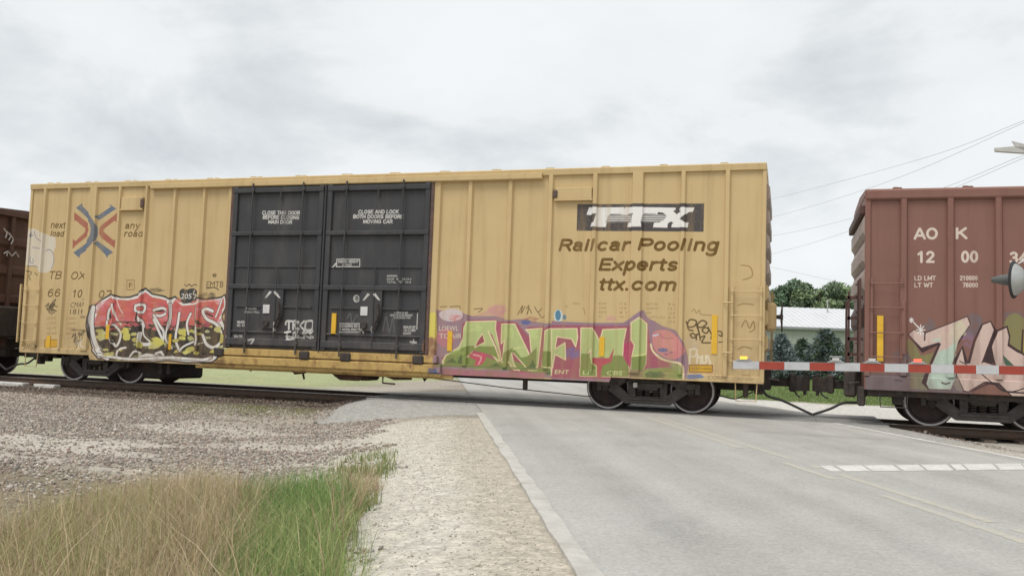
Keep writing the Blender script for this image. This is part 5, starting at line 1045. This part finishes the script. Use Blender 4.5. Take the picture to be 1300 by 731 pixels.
# ---------------- hoses sagging between the cars
def hose(car_, pts, r=.022): MB().tube([tuple(p) for p in np.array(catmull(pts, False, 6))], r, 7).build('air_hose', rubber, car_, smooth=True)
mid1 = (A1+B0)/2
hose(car, [(A1-.05,.55,.66),(A1+.05,.5,.46),(A1+.35,.5,.37),(A1+.7,.5,.22),(mid1,.5,.12)], .026); hose(cb_, [(B0+.1,.5,.66),(B0-.05,.5,.42),(B0-.35,.5,.38),(B0-.6,.5,.25),(mid1,.5,.12)], .026)
hose(car, [(A1+.55,1.3,.72),(A1+.62,1.25,.5),(A1+.7,1.2,.42)], .018); hose(cb_, [(mid1+.1,1.3,.72),(mid1+.2,1.25,.5),(mid1+.32,1.2,.42)], .018)
mid2 = (A0+C1)/2
hose(car, [(A0+.05,.5,.60),(A0-.2,.45,.40),(A0-.5,.45,.36),(mid2,.45,.20)], .026); hose(cc, [(C1,.5,.60),(C1+.2,.45,.45),(C1+.5,.45,.42),(mid2,.45,.20)], .026)
hose(car, [(-.9,.4,.42),(-.6,.4,.36),(-.45,.4,.40),(-.2,.4,.52)], .014)

# ============================================================ CROSSING GATE, SIGNAL
red_s = mat('red_sheeting', (.33,.055,.035), .35, var=.1, scale=10); whs = mat('white_sheeting', (.50,.50,.51), .35, var=.06, scale=10, dirt=(.32,.31,.3), dirt_amt=.4, dirt_scale=(6,6,6))
alu = mat('dull_aluminium', (.42,.43,.42), .45, var=.1, scale=8, metal=.4); sigblack = mat('signal_black', (.03,.03,.032), .5); galv = mat('grey_green_paint', (.36,.38,.36), .5, var=.1, scale=8, dirt=(.2,.2,.18), dirt_amt=.4, dirt_scale=(6,6,6))
lit_red = emis('lit_red_lamp', (1.0,.10,.06), 1.6); lit_amb = emis('lit_amber_lamp', (1.0,.45,.05), 1.6); dull_lens = mat('dull_lens', (.55,.52,.50), .3)
T0, T1 = D(931, 463.2, 13.9), D(1340, 471.0, 12.3)
mast_b = D(1395, 470, 12.1)
gate = empty('crossing_gate', (mast_b[0], mast_b[1], 0), 'lowered crossing gate arm with red and silver bands and small lamps across the lane', 'gate')
ax = (T1-T0); Lg = np.linalg.norm(ax[:2]); ux = np.array([ax[0]/Lg, ax[1]/Lg]); uy = np.array([-ux[1], ux[0]])
def gp(s, y, z): p = T0[:2]+ux*s+uy*y; return (p[0], p[1], T0[2]+(T1[2]-T0[2])*s/Lg+z)
def gbox(m, s0, s1, y0, y1, z0, z1):
    m.add([gp(s0,y0,z0),gp(s1,y0,z0),gp(s1,y1,z0),gp(s0,y1,z0),gp(s0,y0,z1),gp(s1,y0,z1),gp(s1,y1,z1),gp(s0,y1,z1)], [(0,3,2,1),(4,5,6,7),(0,1,5,4),(1,2,6,5),(2,3,7,6),(3,0,4,7)])
LT = np.linalg.norm(mast_b[:2]-T0[:2])
m = MB(); gbox(m, 0, LT, -.020, .020, -.062, .066); arm = m.build('arm', alu, gate)
# bands: red stretches read off the photograph along the arm
def s_at(px):
    d_ = ray(px, 465); A = np.array([[d_[0], -ux[0]], [d_[1], -ux[1]]]); t_, s_ = np.linalg.solve(A, T0[:2]-CC[:2]); return s_
ends = [931, 964, 996, 1028, 1060, 1092, 1123, 1153, 1182, 1211, 1239, 1268, 1300, 1332, 1364]
for i in range(len(ends)-1):
    m = MB(); gbox(m, s_at(ends[i]), s_at(ends[i+1])-.002, -.024, -.0205, -.058, .062); m.build('band', red_s if i % 2 else whs, arm)
def arm_lamp(px, lens, hooded):
    s = s_at(px); m = MB()
    gbox(m, s-.12, s+.12, -.03, .03, .064, .082); gbox(m, s-.085, s+.085, -.04, .04, .080, .105); o = m.build('warning_lamp', alu, arm)
    m = MB(); gbox(m, s-.05, s+.05, -.05, .045, .095, .138); m.build('lens', lens, o)
    if hooded: m = MB(); gbox(m, s-.09, s+.09, -.05, .05, .148, .165); m.build('hood', alu, o)
arm_lamp(944, lit_amb, False); arm_lamp(1061, dull_lens, True); arm_lamp(1107, dull_lens, False); arm_lamp(1165, lit_red, False)
# cable slung under the arm
cp = [D(1218,458,12.9), D(1240,470,12.8), D(1262,487,12.75), D(1285,497,12.6), D(1330,480,12.3)]
MB().tube([tuple(p) for p in np.array(catmull(cp, False, 6))], .008, 6).build('arm_cable', rubber, gate)
m = MB(); bx, by = mast_b[0], mast_b[1]; m.box(bx-.22, bx+.22, by-.30, by+.30, .75, 1.45, .04); m.box(bx-.3, bx+.3, by-.3, by+.3, -.25, .12, .03); m.tube([(bx, by, .1), (bx, by, .8)], .11, 16); m.build('gate_mechanism', galv, gate)
m = MB(); gbox(m, LT+.1, LT+.9, -.12, -.06, -.12, .12); gbox(m, LT-.3, LT+.9, -.06, .06, -.05, .05); m.build('counterweight', sigblack, gate)
# signal mast beside it
mx_, my_ = mast_b[0]+.35, mast_b[1]+.35
sig = empty('crossing_signal', (mx_, my_, 0), 'grey railway crossing flasher with black rimmed lamp at the right edge', 'signal')
m = MB(); m.tube([(mx_, my_, -.1), (mx_, my_, 4.9)], .065, 16); m.lathe([(0,0),(.09,0),(.06,.08),(0,.12)], (mx_, my_, 4.9), 'z', 16); m.box(mx_-.3, mx_+.3, my_-.3, my_+.3, -.3, .10, .03); m.build('mast', alu, sig, smooth=False)
dgal = mat('dark_grey_green', (.10,.105,.10), .5)
def flasher(c, n):
    n = np.array(n, float); n /= np.linalg.norm(n); a = np.array([-n[1], n[0], 0]); a /= np.linalg.norm(a); u = np.cross(n, a)
    def ring(m, prof, k=28, half=False):
        V = []; F = []
        for r, o in prof:
            for j in range(k): th = 2*math.pi*j/k; V.append(c+n*o+(a*math.cos(th)+u*math.sin(th))*r)
        for i in range(len(prof)-1):
            for j in range(k): F.append((i*k+j, i*k+(j+1) % k, (i+1)*k+(j+1) % k, (i+1)*k+j))
        m.add(V, F)
    m = MB(); ring(m, [(0,.0),(.265,0),(.27,-.01),(.25,-.03),(.20,-.028)]); bgd = m.build('target_plate', sigblack, sig, smooth=True)
    m = MB(); ring(m, [(.235,-.012),(.22,-.05),(.17,-.11),(.10,-.15),(0,-.165)]); m.build('lamp_housing', alu, bgd, smooth=True)
    m = MB(); ring(m, [(.085,0),(.08,.08),(.06,.18),(.035,.27),(0,.28)]); m.build('visor', dgal, bgd, smooth=True)
cl = D(1286, 355, 12.35); flasher(cl, (-.88, .42, 0.02)); c2 = D(1345, 414, 12.2); flasher(c2, (.2, -.98, 0))
m = MB(); m.tube([tuple(cl+np.array([.14,-.02,0])), tuple(cl+np.array([.20,0,.20])), (mx_, my_, cl[2]+.22)], .03, 10); m.tube([tuple(cl+np.array([.06,-.04,.22])), tuple(cl+np.array([.13,-.03,.27])), tuple(cl+np.array([.3,-.02,.22]))], .012, 6); m.tube([tuple(c2), (mx_, my_, c2[2])], .03, 10); m.build('lamp_bracket', alu, sig)
# pale blades of unknown purpose at the top
pc2 = mat('weathered_white_board', (.55,.55,.52), .6, var=.12, scale=6, dirt=(.3,.3,.28), dirt_amt=.5, dirt_scale=(5,5,5))
for P in ([(1262,188.0),(1286,186.0),(1302,187.0),(1345,191),(1345,197),(1262,191.5)], [(1284,179),(1300,183),(1345,196),(1345,206),(1289,187)]):
    F_ = [D(px, py, 12.4) for px, py in P]; B_ = [p+np.array([.03,.10,.0]) for p in F_]; n = len(P)
    m = MB(); m.add(F_+B_, [tuple(range(n)), tuple(range(2*n-1, n-1, -1))]+[(i, (i+1) % n, (i+1) % n+n, i+n) for i in range(n)]); m.build('pale_blade', pc2, sig)

ba = D(1320, 193, 12.4); MB().tube([tuple(ba), (mx_, my_, ba[2])], .028, 10).build('blade_arm', alu, sig)
# pale concrete blocks beside the rail, far left
cw = mat('pale_concrete', (.62,.60,.57), .85, var=.12, scale=8, dirt=(.3,.27,.24), dirt_amt=.6, dirt_scale=(7,7,7))
for (xa, xb, ya, rot, lab) in ((-21.2, -18.55, .33, .01, 'long chipped white block beside the rail at the left edge'), (-18.15, -17.45, .30, -.03, 'short white block beside the rail below the tan boxcar ladder')):
    o = MB(); o.box(0, xb-xa, -.11, .12, -.10, .075, .02); ob = o.build('concrete_block', cw); ob.location = (xa, ya, -.185); ob.rotation_euler[2] = rot
    tag(ob, lab, 'block', 'white blocks beside the rail')

# ============================================================ BACKGROUND
# warehouse
wr_ = mat('white_metal_roof', (.62,.63,.64), .45, var=.04, scale=1, dirt=(.5,.5,.5), dirt_amt=.5, dirt_scale=(.6,.3,.3)); ww = mat('pale_green_siding', (.40,.43,.38), .6, var=.05, scale=1); ww2 = mat('pale_grey_siding', (.52,.54,.56), .6, var=.05, scale=1)
P0 = D(940, 388, 95); P1 = D(1180, 391, 95); P0[2] = P1[2] = 0
dirx = P1-P0; dirx /= np.linalg.norm(dirx); diry = np.array([-dirx[1], dirx[0], 0]); zr = D(1030, 390, 97)[2]+.1; ze = D(1030, 416.5, 92)[2]
ang = math.atan2(dirx[1], dirx[0])
wh = empty('warehouse', tuple(P0), 'long low white roofed metal warehouse with pale green wall behind the spruces', 'building')
def wbox(name, x0, x1, y0, y1, z0, z1, m, par, ribs=False):
    o = MB(); o.box(x0, x1, y0, y1, z0, z1)
    if ribs:
        x = x0+.2
        while x < x1: o.box(x-.02, x+.02, y0-.025, y0, z0, z1); x += .4
    ob = o.build(name, m); ob.parent = par; return ob
W0, W1 = -30, 34
wl_ = wbox('wall', 0.6, W1, -4, 14, -.3, ze, ww, wh, True); wbox('wall', W0, .6, -4.05, 14, -.3, ze, ww2, wh, True)
o = MB(); o.prism([(-4.4, ze-.12), (-4.4, ze+.05), (5, zr), (14.4, ze+.05), (14.4, ze-.12), (5, zr-.2)], W0-.3, W1+.3, 'x')
x = W0
while x < W1:
    o.add([(x-.03,-4.4,ze+.05),(x+.03,-4.4,ze+.05),(x+.03,5,zr),(x-.03,5,zr),(x-.03,-4.4,ze+.11),(x+.03,-4.4,ze+.11),(x+.03,5,zr+.06),(x-.03,5,zr+.06)], [(4,5,6,7),(0,4,7,3),(1,2,6,5),(0,1,5,4)]); x += .6
rf = o.build('roof', wr_); rf.parent = wh
wbox('eave_trim', W0-.3, W1+.3, -4.46, -4.38, ze-.22, ze+.02, mat('grey_trim', (.28,.29,.30), .6), wh)
o = MB(); o.tube([(10.5,3,zr-.6),(10.5,3,zr+.9)], .07); o.build('vent_pipe', alu).parent = wh
wh.rotation_euler[2] = ang

# trees
leafm = mat('tree_leaf', (1,1,1), .75, var=.1, scale=2, attr=True, spec=.15); barkm = mat('bark', (.10,.075,.055), .9, var=.25, scale=8, bump=.02, bscale=12)
def leafcloud(centres, radii, n, size, tones, flat=.7):
    k = len(centres); c = rng.integers(0, k, n); d = rng.normal(0, 1, (n, 3)); d /= np.linalg.norm(d, axis=1)[:, None]; r = radii[c][:, None]*(rng.random((n, 1))**.45)
    P = centres[c]+d*r*np.array([1,1,flat]); a = rng.normal(0, 1, (n, 3)); a /= np.linalg.norm(a, axis=1)[:, None]; b = np.cross(a, rng.normal(0, 1, (n, 3))); b /= np.linalg.norm(b, axis=1)[:, None]
    s = size*rng.uniform(.6, 1.3, (n, 1)); V = np.stack([P-a*s*.9, P-b*s*.45, P+a*s, P+b*s*.45], 1)
    F = np.arange(n*4).reshape(-1, 4); ct = tones[rng.integers(0, len(tones), k)][c]*rng.uniform(.8, 1.2, (n, 1)); return V.reshape(-1, 3), F, np.repeat(ct, 4, 0)
def tree(base, h, w, lab, tones, cat='tree', grp='trees behind the warehouse', seed=0, n=8500):
    base = np.array(base); t = empty('broadleaf_tree', tuple(base), lab, cat, grp)
    m = MB(); m.tube([tuple(base+np.array([0,0,-.3])), tuple(base+np.array([.1,0,h*.3])), tuple(base+np.array([-.1,.1,h*.6])), tuple(base+np.array([0,0,h*.9]))], [h*.028, h*.022, h*.014, h*.004], 8)
    K = 34; C = []; Rr = []
    for i in range(K):
        zf = random.uniform(.22, .93); rr = w*.5*(1-abs(zf-.5)*1.25)*random.uniform(.45, 1.0); a = random.uniform(0, 6.28)
        c = base+np.array([rr*math.cos(a), rr*math.sin(a), h*zf]); C.append(c); Rr.append(random.uniform(.10, .19)*w)
        if i < 12: m.tube([tuple(base+np.array([0,0,h*zf*.55])), tuple((base+np.array([0,0,h*zf*.7])+c)/2), tuple(c)], [h*.009, h*.006, h*.002], 5)
    m.build('trunk', barkm, t); V, F, T = leafcloud(np.array(C), np.array(Rr), n, h*.027, tones); bulk('crown', V, F, leafm, t, T); return t
TG = np.array([(.075,.105,.06),(.06,.09,.055),(.10,.13,.07),(.055,.08,.05),(.085,.11,.07)])*2.1
LAB = ['low rounded tree against the left car above the warehouse roof', 'wide tree left of the tallest one above the warehouse roof', 'tallest pointed tree standing above the warehouse roof', 'broad dark tree just right of the tallest one above the warehouse', 'rounded tree above the right half of the warehouse roof', 'paler tree beside the brown boxcar end above the warehouse']
for i, (px, top, w) in enumerate(((985,368,9),(1003,362,9),(1022,354,8),(1040,362,9),(1058,361,9),(1080,362,10))):
    b_ = D(px, 450, 128+random.uniform(-6, 8)); zt_ = D(px, top, 130)[2]; tree((b_[0], b_[1], -.2), zt_+.2, w, LAB[i], TG if i != 5 else TG*1.3)
for i, px in enumerate((880, 910, 940, 962, 1100, 1125, 1150, 1190, 1230)):
    b_ = D(px, 450, 132+random.uniform(-6, 8)); tree((b_[0], b_[1], -.2), random.uniform(9.5, 11.5), 10, 'broadleaf tree in the row hidden behind the train cars', TG, n=1800)
def spruce(px, top, dist, w, lab, tones):
    b_ = D(px, 456, dist); zt_ = D(px, top, dist)[2]; base = np.array([b_[0], b_[1], -.15]); h = zt_+.15; t = empty('spruce_tree', tuple(base), lab, 'tree', 'spruce trees before the warehouse')
    m = MB(); m.tube([tuple(base), tuple(base+np.array([0,0,h]))], [h*.03, .01], 7); C = []; Rr = []
    V0, F0, T0_ = [], [], []; off = 0; nb = 260
    for i in range(nb):
        zf = (i+.5)/nb; zf = zf**.85; L_ = w*.5*(1-zf)**.75*random.uniform(.75, 1.12)+.06; a = i*2.4+random.uniform(-.3, .3); z0 = h*(.03+.95*zf); dr = L_*random.uniform(-.15, .18)
        if i % 5 == 0: m.tube([tuple(base+np.array([0,0,z0])), tuple(base+np.array([L_*.9*math.cos(a), L_*.9*math.sin(a), z0+dr]))], [.012, .004], 4)
        tn = tones[random.randrange(len(tones))]*random.uniform(.8, 1.2); k = max(8, int(34*L_/(w*.5)))
        s = rng.random(k)**.7; P = base+np.stack([L_*s*math.cos(a), L_*s*math.sin(a), z0+dr*s], 1)+rng.normal(0, .035*w/2, (k, 3)); dd = np.array([math.cos(a), math.sin(a), .35])+rng.normal(0, .55, (k, 3)); dd /= np.linalg.norm(dd, axis=1)[:, None]
        sd = np.cross(dd, rng.normal(0, 1, (k, 3))); sd /= np.linalg.norm(sd, axis=1)[:, None]; ln = .11*w/2*rng.uniform(.7, 1.3, (k, 1)); V = np.stack([P-sd*ln*.22, P+sd*ln*.22, P+dd*ln], 1)
        V0.append(V.reshape(-1, 3)); F0.append(np.arange(k*3).reshape(-1, 3)+off); T0_.append(np.tile(tn, (k*3, 1))*np.repeat(rng.uniform(.85, 1.2, (k, 1)), 3, 0)); off += k*3
    m.build('trunk', barkm, t); bulk('crown', np.vstack(V0), np.vstack(F0), leafm, t, np.vstack(T0_))
BS = np.array([(.17,.21,.205),(.21,.25,.26),(.13,.17,.16)]); GS = np.array([(.10,.14,.09),(.12,.16,.10),(.08,.115,.08)])
spruce(991, 424, 55, 3.6, 'blue grey spruce beside the tan boxcar end', BS); spruce(1018, 430, 57, 3.2, 'green spruce between the two blue ones', GS); spruce(1049, 418, 54, 4.4, 'largest blue spruce in the middle of the gap between the cars', np.vstack([BS*.85, GS])); spruce(1080, 432, 58, 3.4, 'greenish spruce partly hidden by the brown boxcar end', GS)

# wires on poles
wire_m = mat('overhead_wire', (.22,.23,.24), .5); pole_m = mat('wooden_pole', (.20,.16,.12), .9, var=.2, scale=4)
def pole(px, dist, h, lab, wide=2.4):
    b_ = D(px, 460, dist); x, y = b_[0], b_[1]; t = empty('utility_pole', (x, y, 0), lab, 'pole', 'utility poles')
    MB().tube([(x, y, -.3), (x, y, h)], [.17, .11], 12).build('pole_shaft', pole_m, t)
    for z in (h-.4, h-1.6): MB().box(x-wide/2, x+wide/2, y-.06, y+.06, z-.06, z+.06, .01).build('crossarm', pole_m, t)
pole(1400, 42, 14.5, 'wooden utility pole out beyond the right end of the train'); pole(900, 125, 12.5, 'distant wooden utility pole behind the tan boxcar')
WR = [([(1400,118),(1300,153.5),(1169,202),(980.6,252.6),(900,270)], 'uppermost thin overhead wire rising to the right'),
      ([(1400,112),(1300,156),(1125,231.5),(979,276),(900,290)], 'second overhead wire just below the uppermost one'),
      ([(1400,163),(1300,197),(1202,237),(1086,276),(988,298),(900,310)], 'third overhead wire dipping behind the brown boxcar roof'),
      ([(1400,158),(1300,200.5),(1213,238),(1082,292),(980.6,322),(900,338)], 'fourth overhead wire seen low between the two boxcars'),
      ([(900,322),(979,339),(1077,361),(1200,392)], 'lowest faint wire falling to the right between the boxcars')]
for P, lab in WR:
    Q = []
    for px, py in P:
        f_ = (1400-px)/500; dist = 1/((1-f_)/42+f_/125); Q.append(D(px, py, dist))
    if lab[:6] == 'lowest': Q = [D(px, py, 100) for px, py in P]
    tag(MB().tube([tuple(p) for p in np.array(catmull(Q, False, 8))], .010 if lab[:6] != 'lowest' else .012, 5).build('overhead_wire', wire_m), lab, 'wire', 'overhead wires')

bpy.context.view_layer.update()
